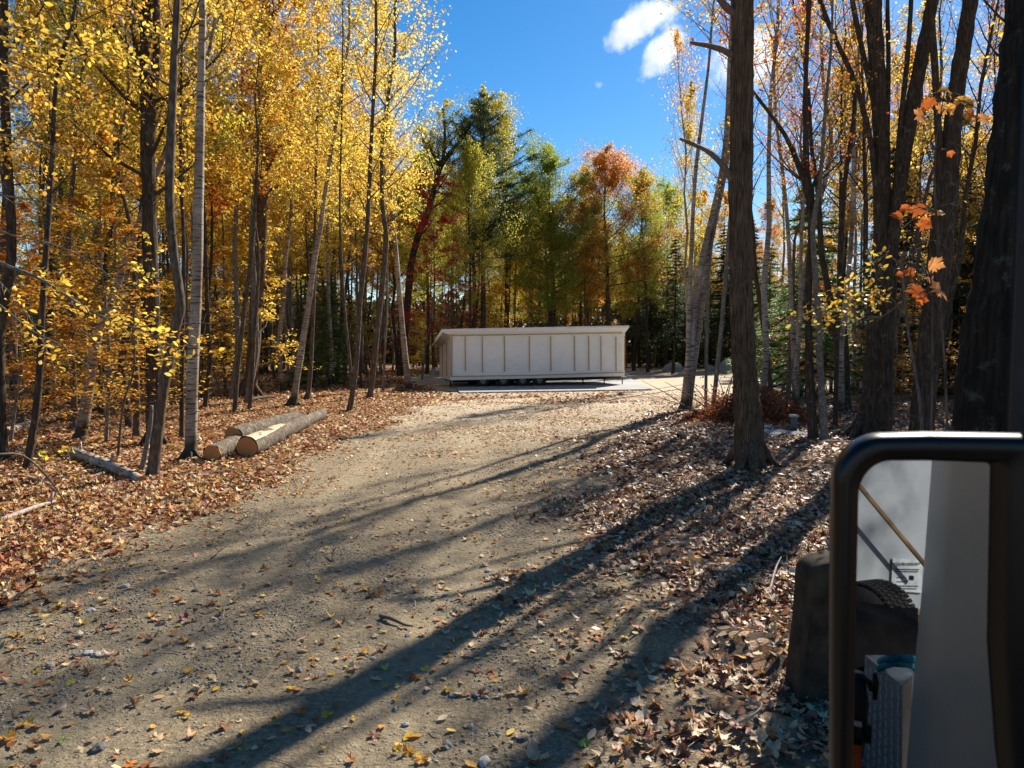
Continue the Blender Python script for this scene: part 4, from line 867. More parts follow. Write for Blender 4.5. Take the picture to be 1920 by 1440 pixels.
# made-up upright slab left of the mirror, standing in for a dark reflection-like shape
def stand_in_slab():
    Y = 4.0; pr = [(1500, 1330), (1503, 1290), (1509, 1230), (1514, 1190), (1519, 1140), (1522, 1100), (1525, 1078), (1532, 1066), (1545, 1058), (1580, 1054), (1640, 1056), (1668, 1075), (1680, 1330)]
    P = [atY(a, b, Y) for a, b in pr]; B = on_ground(1580, 1330); n = len(P); V = []
    lay = [(0, .06), (.015, .0), (.05, -.01), (.20, -.01), (.235, .0), (.25, .06)]
    cx = sum(p.x for p in P) / n; cz = sum(p.z for p in P) / n
    for (dy, ins) in lay:
        for p in P:
            q = Vector((p.x + (cx - p.x) * ins, p.y + dy, p.z + (cz - p.z) * ins * .5)) - B; q += Vector((1, 1, 1)) * .012 * noise.noise(q * 5); V.append(q)
    m = MB(); m.add(V, [(i * n + k, (i + 1) * n + k, (i + 1) * n + k + 1, i * n + k + 1) for i in range(len(lay) - 1) for k in range(n - 1)] + [tuple(range(n)), tuple(range((len(lay) - 1) * n, len(lay) * n))[::-1]])
    t = NT('brown_stone'); nn = t.noise(t.coords(), 7, 6); c = t.ramp(nn.outputs[0], [(.3, (.016, .011, .007)), (.7, (.075, .050, .030))]); t.bsdf(c, .95, nn.outputs[0], .5, .01)
    o = m.build('stone_post', t.m, None, B); tag(o, 'dark brown upright stone slab with rounded top, partly hidden by the mirror', 'stone')
stand_in_slab()


# ------------------------------------------------------------------ fallen leaves
def outline(kind):
    if kind == 'oval': return [(0, -.5), (.22, -.28), (.29, 0), (.2, .28), (0, .5), (-.2, .28), (-.29, 0), (-.22, -.28)]
    if kind == 'maple':
        h = [(0, -.46), (.13, -.36), (.33, -.40), (.30, -.27), (.44, -.16), (.34, -.08), (.55, .10), (.40, .12), (.42, .24), (.26, .14), (.19, .12), (.24, .30), (.15, .30), (0, .54)]
        return h + [(-x, y) for x, y in h[-2:0:-1]]
    return [(0, -.5), (.05, -.3), (.2, -.26), (.1, -.1), (.3, 0), (.13, .1), (.25, .27), (.06, .3), (0, .5), (-.06, .3), (-.25, .27), (-.13, .1), (-.3, 0), (-.1, -.1), (-.2, -.26), (-.05, -.3)]
def template(kind, curl, seed):
    r = np.random.default_rng(seed); o = np.array(outline(kind)); o = o * (1 + r.normal(0, .05, o.shape)); v = np.zeros((len(o) + 1, 3)); v[1:, :2] = o
    v[:, 2] = curl * (v[:, 0] ** 2 * 1.6 + r.uniform(-.5, 1.1) * v[:, 1] ** 2) + r.normal(0, .025 * (1 + curl), len(v)); n = len(o)
    return v, np.array([(0, 1 + k, 1 + (k + 1) % n) for k in range(n)])
TPL = [template(k, c, i) for i, (k, c) in enumerate([('oval', .1), ('oval', .6), ('maple', .3), ('maple', .8), ('oak', .3), ('oak', .9), ('oval', 1.2), ('maple', 1.3)])]
def sample_pts(n, y0, y1, dens, xr=.8, left=None):
    out = np.zeros((0, 2)); tries = 0
    while len(out) < n and tries < 60:
        tries += 1; m = n * 3
        y = np.sqrt(rng.uniform(y0 ** 2, y1 ** 2, m)); x = rng.uniform(-xr, xr, m) * y
        k = rng.random(m) < dens(x, y); out = np.concatenate([out, np.stack([x[k], y[k]], -1)])
    return out[:n]
def leaf_field(name, label, pts, size, mat, tpls, rsel, lift=.02, tilt=.35, quads=False):
    n = len(pts); z = ground(pts[:, 0], pts[:, 1]) + rng.random(n) ** 2 * lift + .006
    C_ = np.stack([pts[:, 0], pts[:, 1], z], -1); sc_ = size * rng.uniform(.55, 1.3, n); up = unit(np.stack([rng.normal(0, tilt, n), rng.normal(0, tilt, n), np.ones(n)], -1))
    a = rng.normal(0, 1, (n, 3)); a = unit(a - up * (a * up).sum(-1, keepdims=True)); b = np.cross(up, a); rn = rsel(n, pts)
    if quads:
        L = sc_[:, None]; W = L * .62; fold = L * rng.uniform(-.02, .16, (n, 1))
        v = np.stack([C_ - a * L * .5, C_ + b * W * .5 + up * fold, C_ + a * L * .5, C_ - b * W * .5 + up * fold], 1).reshape(-1, 3)
        me = fast_mesh(name, v, np.arange(4 * n).reshape(-1, 4), rn)
    else:
        V = []; Fc = []; RN = []; base = 0; which = rng.integers(0, len(tpls), n)
        for w, ti in enumerate(tpls):
            tv, tf = TPL[ti]; k = np.where(which == w)[0]; m = len(k)
            vv = C_[k][:, None] + sc_[k][:, None, None] * (tv[None, :, 0:1] * b[k][:, None] + tv[None, :, 1:2] * a[k][:, None] + tv[None, :, 2:3] * up[k][:, None])
            ff = tf[None] + (np.arange(m) * len(tv))[:, None, None] + base
            V.append(vv.reshape(-1, 3)); Fc.append(ff.reshape(-1, 3)); RN.append(np.repeat(rn[k], len(tf))); base += m * len(tv)
        me = fast_mesh(name, np.concatenate(V), np.concatenate(Fc), np.concatenate(RN))
    me.materials.append(mat); o = link(name, me); tag(o, label, 'leaves', kind='stuff'); return o
mid = lambda x, y: (np.interp(y, [0, 100], [0, 0]) + x) 
isleft = lambda x, y: x < (edges(y)[0] + edges(y)[1]) / 2
redmix = lambda n, p: np.clip(rng.beta(1.7, 1.2, n) + rng.choice([0, .35], n, p=[.9, .1]) * smooth(.45, .6, fbm(p[:, 0] * .7, p[:, 1] * .7)), 0, .999)
brnmix = lambda n, p: np.clip(rng.beta(1.3, 1.4, n), 0, .999)
leaf_field('leaf_litter', 'orange and tan fallen leaves carpeting the near left bank', sample_pts(9000, 4.2, 11, lambda x, y: litter(x, y) * isleft(x, y)), .085, M['fallen'], range(8), redmix, .05)
leaf_field('leaf_litter', 'brown and buff fallen leaves covering the ground right of the drive', sample_pts(15000, 3.2, 11, lambda x, y: litter(x, y) ** 1.2 * ~isleft(x, y) * (.15 + smooth(.38, .58, fbm(x * 1.5 + 7, y * 1.5)))), .078, M['fallen_brown'], range(8), brnmix, .045, .4)
leaf_field('leaf_litter', 'orange and tan fallen leaves on the left wood floor', sample_pts(52000, 11, 26, lambda x, y: litter(x, y) * isleft(x, y)), .10, M['fallen'], [], redmix, .05, .45, True)
leaf_field('leaf_litter', 'brown fallen leaves in dappled light around the big oak', sample_pts(34000, 11, 26, lambda x, y: litter(x, y) * ~isleft(x, y) * (.25 + smooth(.36, .55, fbm(x * 1.1 + 7, y * 1.1)))), .11, M['fallen_brown'], [], brnmix, .05, .45, True)
leaf_field('leaf_litter', 'orange leaves on the far left wood floor', sample_pts(42000, 26, 60, lambda x, y: litter(x, y) * isleft(x, y) * (26 / y)), .17, M['fallen'], [], redmix, .06, .45, True)
leaf_field('scattered_leaves', 'pale leaves scattered thinly over the gravel drive', sample_pts(2600, 3.2, 13, lambda x, y: (1 - litter(x, y)) * (.35 + smooth(.45, .6, fbm(x * 1.3, y * 1.3 + 3))) * (.12 + .6 * np.exp(-np.minimum(abs(x - edges(y)[0]), abs(x - edges(y)[1])) * 1.1))), .06, M['fallen'], range(8), lambda n, p: rng.uniform(.35, .99, n), .008, .2)
leaf_field('scattered_leaves', 'small pale leaves strewn over the far part of the drive', sample_pts(9000, 13, 32, lambda x, y: (1 - litter(x, y)) * (.2 + .8 * smooth(.42, .6, fbm(x * .8, y * .8 + 3))) * (x < 9)), .085, M['fallen'], [], lambda n, p: rng.uniform(.35, .99, n), .01, .3, True)

# ---- pebbles
def pebbles(n, y0, y1, smin, smax, dens, label):
    p = sample_pts(n, y0, y1, dens); n = len(p); ico = np.array([(0, 0, 1), (.894, 0, .447), (.276, .851, .447), (-.724, .526, .447), (-.724, -.526, .447), (.276, -.851, .447), (.724, .526, -.447), (-.276, .851, -.447), (-.894, 0, -.447), (-.276, -.851, -.447), (.724, -.526, -.447)])
    f = [(0, 1, 2), (0, 2, 3), (0, 3, 4), (0, 4, 5), (0, 5, 1), (1, 6, 2), (2, 7, 3), (3, 8, 4), (4, 9, 5), (5, 10, 1), (2, 6, 7), (3, 7, 8), (4, 8, 9), (5, 9, 10), (1, 10, 6)]
    s_ = smin + (smax - smin) * rng.random(n) ** 3.5; ang = rng.uniform(0, 6.28, n); ax_ = np.stack([s_ * rng.uniform(.8, 1.4, n), s_ * rng.uniform(.6, 1, n), s_ * rng.uniform(.3, .7, n)], -1)
    v = ico[None] * (1 + rng.normal(0, .14, (n, 11, 1))) * ax_[:, None]; c, s2 = np.cos(ang)[:, None], np.sin(ang)[:, None]
    x = v[..., 0] * c - v[..., 1] * s2; y = v[..., 0] * s2 + v[..., 1] * c; z = v[..., 2] + ax_[:, 2:3] * .25
    V = np.stack([x + p[:, 0:1], y + p[:, 1:2], z + ground(p[:, 0], p[:, 1])[:, None]], -1).reshape(-1, 3)
    Fc = (np.array(f)[None] + (np.arange(n) * 11)[:, None, None]).reshape(-1, 3)
    me = fast_mesh('pebbles', V, Fc, np.repeat(rng.random(n), 15)); me.materials.append(M['pebble']); o = link('pebbles', me); tag(o, label, 'gravel', kind='stuff')
def pebmat():
    t = NT('pebble'); at = t.n('Attribute', attribute_name='rnd'); n = t.noise(t.coords(), 60, 4)
    c = t.ramp(at.outputs['Fac'], [(0, (.11, .09, .065)), (.35, (.19, .155, .105)), (.7, (.27, .22, .155)), (.92, (.34, .30, .24)), (1, (.46, .43, .38))]); c = t.mix(t.math('MULTIPLY', n.outputs[0], .4), c, (.2, .18, .14))
    t.bsdf(c, .85, n.outputs[0], .4, .005); return t.m
M['pebble'] = pebmat()
patchy = lambda x, y: (1 - litter(x, y)) * (1 - .6 * np.exp(-((x + 2.55) / .35) ** 2) - .6 * np.exp(-((x + .75) / .35) ** 2)) * (.08 + smooth(.44, .62, fbm(x * 1.1 + 5, y * 1.1)) + .9 * np.exp(-((x + 3.1) / .8) ** 2 - ((y - 4.9) / .7) ** 2))
pebbles(17000, 3.2, 9, .003, .015, patchy, 'small grey gravel stones bedded in the near drive')
pebbles(9000, 9, 24, .007, .021, patchy, 'gravel stones on the middle of the drive')
pebbles(1800, 3.2, 9, .006, .022, lambda x, y: litter(x, y) * .6, 'gravel stones among the leaves')
# clods of soil at the ridge
# ---- individual stones and leaves near the camera
def zone(x, y):
    px, py = pix((x, y, 0)); h = ['far left', 'left', 'inner left', 'just left of centre', 'centre', 'just right of centre', 'right of centre', 'right'][min(7, max(0, int(px / 200)))]
    v = ['upper foreground', 'middle foreground', 'lower foreground', 'near foreground', 'bottom edge'][min(4, max(0, int((py - 1050) / 80)))]
    return f'{h} {v}'
ST = []
for i, (px, py, sz, al) in enumerate([(850, 1262 + 40, .045, 'grey'), (882, 1362, .04, 'pale'), (893, 1304, .05, 'grey'), (911, 1309, .03, 'pale'), (165, 1226, .06, 'pale'), (181, 1228, .055, 'pale'), (145, 1230, .055, 'dark'), (95, 1247, .06, 'grey'), (296, 1252, .05, 'grey'), (245, 1314, .035, 'grey'), (452, 1287, .035, 'grey'), (765, 1188, .045, 'grey'), (740, 1324, .035, 'grey'), (760, 1352, .04, 'pale'), (838, 1396, .06, 'grey'), (910, 1428, .07, 'pale'), (980, 1388, .05, 'dark'), (185, 1403, .08, 'dark'), (300, 1168, .06, 'dark'), (172, 1147, .06, 'pale'), (235, 1100, .07, 'pale'), (365, 1108, .045, 'dark'), (410, 1151, .05, 'dark'), (1455, 1400, .05, 'pale'), (1158, 1228, .045, 'pale'), (1235, 1370, .05, 'grey'), (1340, 1376, .05, 'grey'), (700, 1232, .04, 'pale'), (560, 1255, .05, 'grey'), (600, 1262, .045, 'grey'), (835, 1112, .05, 'grey'), (915, 1070, .06, 'pale'), (420, 1284, .03, 'dark')]):
    B = on_ground(px, py); al2 = {'grey': (.20, .20, .19), 'pale': (.38, .36, .32), 'dark': (.10, .095, .09)}[al]
    key = 'stone_' + al
    if key not in M: M[key] = simple(key, al2, .85, 0, .25, 30, .4)
    rock('stone', f'{"larger" if sz > .05 else "small"} {al} stone in the {zone(B.x, B.y)} of the ground, stone {ORD[i % 30]} found' if False else f'{"larger" if sz > .05 else "small"} {al} stone, {["angular", "flat", "rounded", "wedge-shaped", "long", "blunt", "squarish"][i % 7]}, lying in the {zone(B.x, B.y)}', B + Vector((0, 0, .004)), (sz * .62, sz * .45, sz * .32), key, 50 + i, 'larger stones on the drive', 'stone', sub=2, sharp=.45)
M['leaf_one'] = leaf_mat('single_leaf', .3, .55)
def tpl_mesh(i):
    v, f = TPL[i]; me = fast_mesh('leaf', v, f, np.full(len(f), .5)); me.materials.append(M['leaf_one']); me.polygons.foreach_set('use_smooth', [False] * len(f)); return me
TM = [tpl_mesh(i) for i in range(8)]; TK = ['oval birch', 'curled oval', 'maple', 'curled maple', 'lobed oak', 'curled oak', 'cupped oval', 'crumpled maple']
LC = dict(yellow=(.70, .42, .05), gold=(.60, .30, .04), tan=(.58, .40, .24), buff=(.66, .52, .34), orange=(.55, .20, .04), brown=(.25, .12, .06), russet=(.35, .12, .05), pink=(.62, .42, .32), green=(.25, .38, .06), crimson=(.32, .03, .04))
def one_leaf(px, py, size, ti, col, extra=''):
    B = on_ground(px, py); o = bpy.data.objects.new('fallen_leaf', TM[ti]); COL.objects.link(o); o.location = B + Vector((0, 0, .012)); o.scale = (size,) * 3
    o.rotation_euler = (random.gauss(0, .16), random.gauss(0, .16), random.uniform(0, 6.28)); o.color = (*LC[col], 1)
    tag(o, f'{col} {TK[ti]} leaf lying {extra or "in the " + zone(B.x, B.y)}', 'leaf', 'single leaves on the near drive'); return o
for a in [(765, 1376, .085, 0, 'yellow', 'at the bottom, largest of a yellow trio'), (748, 1392, .075, 1, 'yellow', 'at the bottom, left of a yellow trio'), (766, 1408, .08, 3, 'gold', 'at the bottom, lowest of a yellow trio'), (1096, 1400, .07, 2, 'green', 'flat near the bottom, right of centre'),
          (830, 1346, .08, 0, 'buff', 'below the long shadow, pale and wide'), (1010, 1422, .15, 3, 'tan', 'at the bottom edge, big and dry'), (790, 1425, .085, 2, 'gold', 'at the bottom edge beside a pale oval'), (803, 1426, .06, 0, 'buff', 'at the bottom edge, small and pale'), (887, 1230, .045, 0, 'gold', 'just right of the long shadow'), (835, 1292, .04, 6, 'gold', 'below the long shadow, small and cupped'),
          (876, 1302, .05, 1, 'russet', 'against two grey stones'), (928, 1278, .05, 0, 'yellow', 'alone right of two grey stones'), (710, 1117, .07, 7, 'orange', 'crumpled, left of the long shadow'), (828, 1134, .08, 2, 'russet', 'touching the upper edge of the long shadow'), (345, 1157, .08, 7, 'crimson', 'dark and crumpled on the gravel'), (390, 1143, .03, 2, 'crimson', 'tiny and bright pinkish'),
          (545, 1292, .07, 2, 'yellow', 'flat and bright in a sun patch'), (372, 1290, .07, 3, 'buff', 'star-shaped in the sun at lower left'), (170, 1325, .12, 3, 'tan', 'large beside two small pale leaves'), (340, 1339, .09, 4, 'yellow', 'bright, pointing right'), (116, 1380, .08, 4, 'green', 'greenish at the lower left'), (12, 1384, .1, 3, 'gold', 'at the very left edge'), (1388, 1247, .09, 1, 'gold', 'in front of a dark hollow'), (1485, 1158, .08, 2, 'yellow', 'left of the stone post, bright yellow'), (1528, 1155 + 140, .06, 0, 'gold', 'at the foot of the stone post')]:
    one_leaf(*a)
r2 = np.random.default_rng(77); cnt = 0; seen_ = set()
while cnt < 200:
    px, py = r2.uniform(0, 1545), 1060 + 380 * r2.random() ** .8; B = on_ground(px, py)
    if B.x > 1.5 and r2.random() < .5: continue
    onlit = float(litter(np.array([B.x]), np.array([B.y]))[0]) > .5
    col = r2.choice(['tan', 'buff', 'brown', 'russet', 'pink', 'orange', 'gold'] if onlit else ['tan', 'buff', 'gold', 'yellow', 'brown', 'pink', 'orange', 'tan'])
    ti_ = int(r2.integers(0, 8)); kk = (str(col), ti_, zone(B.x, B.y))
    if kk in seen_: continue
    seen_.add(kk)
    one_leaf(px, py, r2.uniform(.045, .10) * (1.15 if onlit else .85), ti_, str(col)); cnt += 1
# ---- fine twigs and needles lying about (too many to count)
def debris():
    m = MB(); r = np.random.default_rng(9); P = sample_pts(900, 3.3, 14, lambda x, y: .15 + .85 * litter(x, y))
    for x, y in P:
        L = r.uniform(.05, .28); a = r.uniform(0, 6.28); z = gz(x, y) + .012; d = Vector((math.cos(a), math.sin(a), r.normal(0, .12))) * L
        b = Vector((x, y, z)); m.tube([b, b + d * .5 + Vector(r.normal(0, .12 * L, 3)), b + d], [r.uniform(.0015, .004)] * 3, 3, cap=False)
    o = m.build('fine_twigs', M['deadwood']); tag(o, 'fine broken twigs lying over the litter and drive', 'twigs', kind='stuff')
debris()
# ---- ferny scrub and twiggy stems of the left floor
def near_spray(name, label, cat, basepx, Y, trunk, twigs, leafcol, leafsize, nper, mesh_ids, cap=300, jitter=.10, droop=True, mat='bark_grey', hang=.6):
    B = Vector((atY(basepx[0], 700, Y).x, Y, 0)); B.z = gz(B.x, B.y); root = thing(name, label, cat, B); r = np.random.default_rng(int(Y * 100) + 3)
    if trunk: P, R = stem_path(trunk, Y); P[0].z = B.z - .05; P, R = refine(P, R); m = MB(); m.tube([p - B for p in P], R, 10, wob=.2); m.build('trunk', M[mat], root)
    spots = []
    for tw in twigs:
        dy = tw.get('dy', 0); pp = [atY(px, py, Y + dy * i / max(1, len(tw['p']) - 1)) - B for i, (px, py) in enumerate(tw['p'])]; w = tw.get('w', 5) / 2 / F * Y
        P, R = refine(pp, [w * (1 - .7 * i / (len(pp) - 1)) for i in range(len(pp))], 4); m = MB(); m.tube(P, R, 6, wob=.2)
        k = tw.get('n', nper)
        for q in range(tw.get('side', 5)):
            i = int(r.integers(len(P) // 4, len(P) - 1)); d = (P[i + 1] - P[i]).normalized(); sd = (d + Vector(r.normal(0, .6, 3)) + Vector((0, 0, -.25))).normalized(); L = tw.get('sl', .5) * r.uniform(.5, 1.2)
            sp = bez(P[i], sd, L, -.3 if droop else .1, 4, r, .08); m.tube(sp, [w * .4, w * .3, w * .22, w * .15, w * .08], 4, cap=False)
            for z in range(int(k * .12) + 1): a = r.random() * 3.99; spots.append(sp[int(a)].lerp(sp[int(a) + 1], a % 1))
        m.build('branch', M[mat], root)
        for z in range(int(k * .45)): a = (.25 + .75 * r.random()) * (len(P) - 1.01); spots.append(P[int(a)].lerp(P[int(a) + 1], a % 1))
    for i, sp in enumerate(spots[:cap]):
        o = bpy.data.objects.new('leaf', NM[mesh_ids[i % len(mesh_ids)]]); COL.objects.link(o); o.parent = root; sz = leafsize * r.uniform(.7, 1.25)
        o.location = sp + Vector(r.normal(0, jitter, 3)) * Vector((1, 1, .7)).length * .5; o.scale = (sz,) * 3
        o.rotation_euler = (r.normal(hang, .5), r.normal(0, .5), r.uniform(0, 6.28)); c = COLR[leafcol[int(r.integers(0, len(leafcol)))]]; k = r.uniform(.8, 1.25); o.color = (min(1, c[0] * k), c[1] * k, c[2], 1)
    return root
M['leaf_near'] = leaf_mat('near_leaf', .5, .4)
def nmesh(i):
    v, f = TPL[i]; v = v.copy(); v[:, 1] += .5; v[:, 2] -= .25 * v[:, 1] ** 2; me = fast_mesh('leaf', v, f, np.full(len(f), .5)); me.materials.append(M['leaf_near']); return me
NM = [nmesh(i) for i in range(8)]
near_spray('beech_tree', 'grey beech just outside the left edge reaching a yellow-leaved branch across the view', 'tree', (-75, 0), 8.6,
           [(-75, 990, 34), (-72, 800, 30), (-68, 500, 26), (-60, 200, 22), (-50, -200, 14)],
           [dict(p=[(-66, 455), (0, 492), (60, 516), (112, 546), (165, 580), (212, 602), (262, 618), (310, 642), (345, 668)], w=7, side=10, sl=.55, n=130, dy=.4),
            dict(p=[(-66, 480), (-10, 520), (40, 575), (80, 640), (105, 700)], w=4, side=6, sl=.4, n=90), dict(p=[(-66, 400), (20, 440), (90, 455), (170, 490), (235, 545)], w=4, side=6, sl=.5, n=100, dy=.5),
            dict(p=[(-66, 360), (30, 370), (120, 390), (190, 425)], w=4, side=6, sl=.5, n=80, dy=-.4), dict(p=[(-66, 520), (10, 580), (60, 620), (120, 650), (170, 690)], w=4, side=6, sl=.4, n=70, dy=.6)],
           ['yellow', 'gold', 'yellow', 'gold', 'amber'], .085, 80, [0, 1, 0, 6], 300)
near_spray('beech_tree', 'slim tree beyond the left edge hanging golden leaves into the upper left corner', 'tree', (-120, 0), 6.4,
           [(-120, 1050, 30), (-115, 600, 24), (-100, 200, 20), (-90, -200, 12)],
           [dict(p=[(-110, 60), (0, 50), (80, 60), (150, 90), (215, 110)], w=4, side=8, sl=.45, n=110, dy=.5), dict(p=[(-110, 160), (-20, 110), (60, 130), (130, 150)], w=4, side=7, sl=.4, n=100), dict(p=[(-110, -20), (40, -10), (150, 10), (270, 40)], w=4, side=7, sl=.4, n=110),
            dict(p=[(-110, 250), (-20, 250), (80, 270), (170, 300)], w=4, side=6, sl=.4, n=60, dy=.8)], ['gold', 'amber', 'gold', 'yellow'], .06, 80, [0, 1, 6], 260, .12)
near_spray('beech_sapling', 'slender sapling with a dark yellow spray of small leaves right of the big oak', 'sapling', (1735, 0), 6.6,
           [(1735, 960, 7), (1728, 800, 6), (1716, 700, 5), (1700, 600, 5), (1690, 480, 4)],
           [dict(p=[(1700, 600), (1672, 560), (1640, 545), (1600, 560), (1560, 578), (1520, 592)], w=3, side=8, sl=.35, n=130), dict(p=[(1700, 520), (1670, 480), (1640, 490), (1600, 520), (1570, 545)], w=3, side=6, sl=.3, n=90), dict(p=[(1695, 560), (1660, 590), (1620, 600), (1590, 605)], w=3, side=5, sl=.3, n=50),
            dict(p=[(1690, 480), (1740, 450), (1780, 470), (1800, 520)], w=2, side=5, sl=.3, n=60), dict(p=[(1690, 430), (1730, 400), (1790, 380), (1810, 400)], w=2, side=5, sl=.3, n=50)], ['amber', 'gold', 'olive', 'amber'], .052, 80, [0, 1, 6], 260, .08)
def maple_sprays():
    for lab, Y, stem, leaves in (
        ('young maple whose orange leaf cluster hangs before the thick dark trunks at right', 3.9, [(1790, 1000, 5), (1776, 800, 5), (1765, 600, 4), (1758, 450, 4), (1752, 300, 3), (1768, 190, 2)],
         [(1710, 400, 52, 'orange'), (1692, 415, 44, 'orange'), (1722, 425, 40, 'orange'), (1755, 402, 34, 'amber'), (1738, 415, 30, 'orange'), (1700, 392, 34, 'orange'),
          (1775, 178, 40, 'amber'), (1740, 195, 44, 'orange'), (1722, 215, 46, 'rust'), (1800, 192, 40, 'amber'), (1760, 205, 38, 'rust'), (1790, 205, 34, 'amber'), (1820, 215, 44, 'orange'), (1842, 222, 38, 'rust'), (1780, 288, 20, 'orange')]),
        ('small maple shoot with dark orange leaves beside the mirror top', 3.1, [(1742, 1000, 5), (1746, 800, 4), (1748, 650, 4), (1745, 520, 3), (1722, 498, 2), (1706, 508, 2)],
         [(1728, 552, 60, 'orange'), (1748, 520, 52, 'rust'), (1758, 545, 56, 'rust'), (1712, 510, 28, 'orange'), (1690, 515, 22, 'orange'), (1714, 572, 32, 'orange'), (1738, 505, 44, 'rust')])):
        P, R = stem_path(stem, Y); B = Vector((P[0].x, Y, gz(P[0].x, Y))); P[0] = Vector((B.x, Y, B.z)); P, R = refine(P, R); root = thing('maple_sapling', lab, 'sapling', B)
        m = MB(); m.tube([p - B for p in P], R, 6, wob=.2)
        for (px, py, s, c) in leaves:
            q = atY(px, py - s * .35, Y + random.uniform(-.15, .15)) - B; k = min(range(len(P)), key=lambda i: (P[i] - B - q).length); m.tube([P[k] - B, (P[k] - B).lerp(q, .5) + Vector((0, 0, .03)), q], [.004, .003, .002], 5)
            o = bpy.data.objects.new('leaf', NM[random.choice([2, 3])]); COL.objects.link(o); o.parent = root; o.location = q; sz = s / F * Y * .74; o.scale = (sz,) * 3
            o.rotation_euler = (math.radians(random.uniform(-125, -70)), random.gauss(0, .5), random.gauss(0, .6)); b = COLR[c]; o.color = (min(1, b[0] * 1.3), b[1] * 1.15, b[2] * 1.6, 1)
        m.build('stem', M['bark_brown'], root)
maple_sprays()
# small yellow shoot on the left floor
near_spray('seedling', 'tiny maple seedling with bright yellow-green leaves in front of the dark leaning tree', 'plant', (80, 0), 11.6, [(80, 882, 3), (80, 868, 2)], [dict(p=[(80, 868), (84, 858), (80, 850)], w=2, side=2, sl=.08, n=12)], ['lime', 'yellow'], .10, 10, [2, 2, 3], 9, .05)
near_spray('seedling', 'second tiny seedling with yellow leaves by the end of the fallen birch log', 'plant', (128, 0), 12.2, [(128, 868, 3), (130, 856, 2)], [dict(p=[(130, 856), (127, 850), (133, 847)], w=2, side=2, sl=.08, n=10)], ['yellow', 'gold'], .10, 10, [2, 3], 7, .05)

# ------------------------------------------------------------------ truck: pillar, side mirror, and what the glass shows
MC = atY(1735, 1180, .95); nx_, ny_ = .03 - .50, -.96 - .82; k_ = math.hypot(nx_, ny_); MN = Vector((nx_ / k_, ny_ / k_, 0))
def onplane(px, py, off=0.0):
    o = Vector((0, 0, CAMH)); d = ray(px, py); t = (MC - MN * off - o).dot(MN) / d.dot(MN); return o + d * t
def refl(p): p = Vector(p); return p - MN * (2 * (p - MC).dot(MN))
def VR(px, py, Y): return refl(atY(px, py, Y))
truck = thing('truck', 'dark truck cab edge with a large black side mirror, right side of the view', 'truck', (1.3, .2, 0))
def tb(mb, name, mat, parent=truck, sm=False):
    o = mb.build(name, mat, None, None, sm); off = Vector((0, 0, 0)); q = parent
    o.parent = parent; o.matrix_parent_inverse = Matrix.Translation(-parent.location) if parent is truck else Matrix.Identity(4)
    return o
def arc(cx, cy, rx, ry, a0, a1, n): return [(cx + rx * math.cos(math.radians(a0 + (a1 - a0) * i / n)), cy - ry * math.sin(math.radians(a0 + (a1 - a0) * i / n))) for i in range(n + 1)]
outer = [(1559, 1560), (1559, 1400), (1559, 1200), (1560, 1000)] + arc(1655, 912, 94, 98, 180, 90, 12)[0:] + [(1740, 812), (1850, 814), (1950, 816)] + arc(2000, 912, 60, 95, 90, 0, 6) + [(2062, 1200), (2066, 1400), (2066, 1560)] + arc(2000, 1640, 66, 70, 0, -90, 5) + [(1800, 1710)] + arc(1640, 1640, 81, 70, -90, -180, 6)
inner = [(1598, 1550), (1601, 1400), (1604, 1200), (1609, 1000)] + arc(1672, 932, 62, 68, 180, 90, 12) + [(1740, 864), (1800, 866), (1846, 868)] + arc(1848, 876, 9, 8, 90, 0, 6) + [(1851, 1200), (1866, 1400), (1885, 1550)] + arc(1850, 1600, 40, 40, 0, -90, 5) + [(1740, 1640)] + arc(1640, 1600, 41, 40, -90, -180, 6)
def lerp2(a, b, t): return (a[0] + (b[0] - a[0]) * t, a[1] + (b[1] - a[1]) * t)
N_ = len(outer); prof = [(.75, .10), (.45, .085), (0.0, .02), (.03, .004), (.12, -.008), (.28, -.012), (.80, -.010), (.96, -.004), (1.0, .004)]
V = []
for (t, dep) in prof:
    for i in range(N_): V.append(onplane(*lerp2(outer[i], inner[i], t)) - MN * dep)
Q = [(a * N_ + i, (a + 1) * N_ + i, (a + 1) * N_ + (i + 1) % N_, a * N_ + (i + 1) % N_) for a in range(len(prof) - 1) for i in range(N_)] + [tuple(range(N_))]
m = MB(); m.add(V, Q); tm_ = NT('mirror_housing'); nn = tm_.noise(tm_.coords(), 90, 3); tm_.bsdf((.003, .003, .0035), .30, nn.outputs[0], .04, .001, spec=.3); mir = tb(m, 'side_mirror', tm_.m, sm=True)
gl = MB(); gl.add([onplane(*p) - MN * .002 for p in inner], [tuple(range(N_))[::-1]])
tg = NT('mirror_glass'); gb = tg.n('BsdfGlossy', Roughness=0.012); gb.inputs['Color'].default_value = (.36, .385, .40, 1); tg.l(gb.outputs[0], tg.out.inputs[0])
g_ = tb(gl, 'mirror_glass', tg.m, truck); w_ = g_.matrix_world.copy()
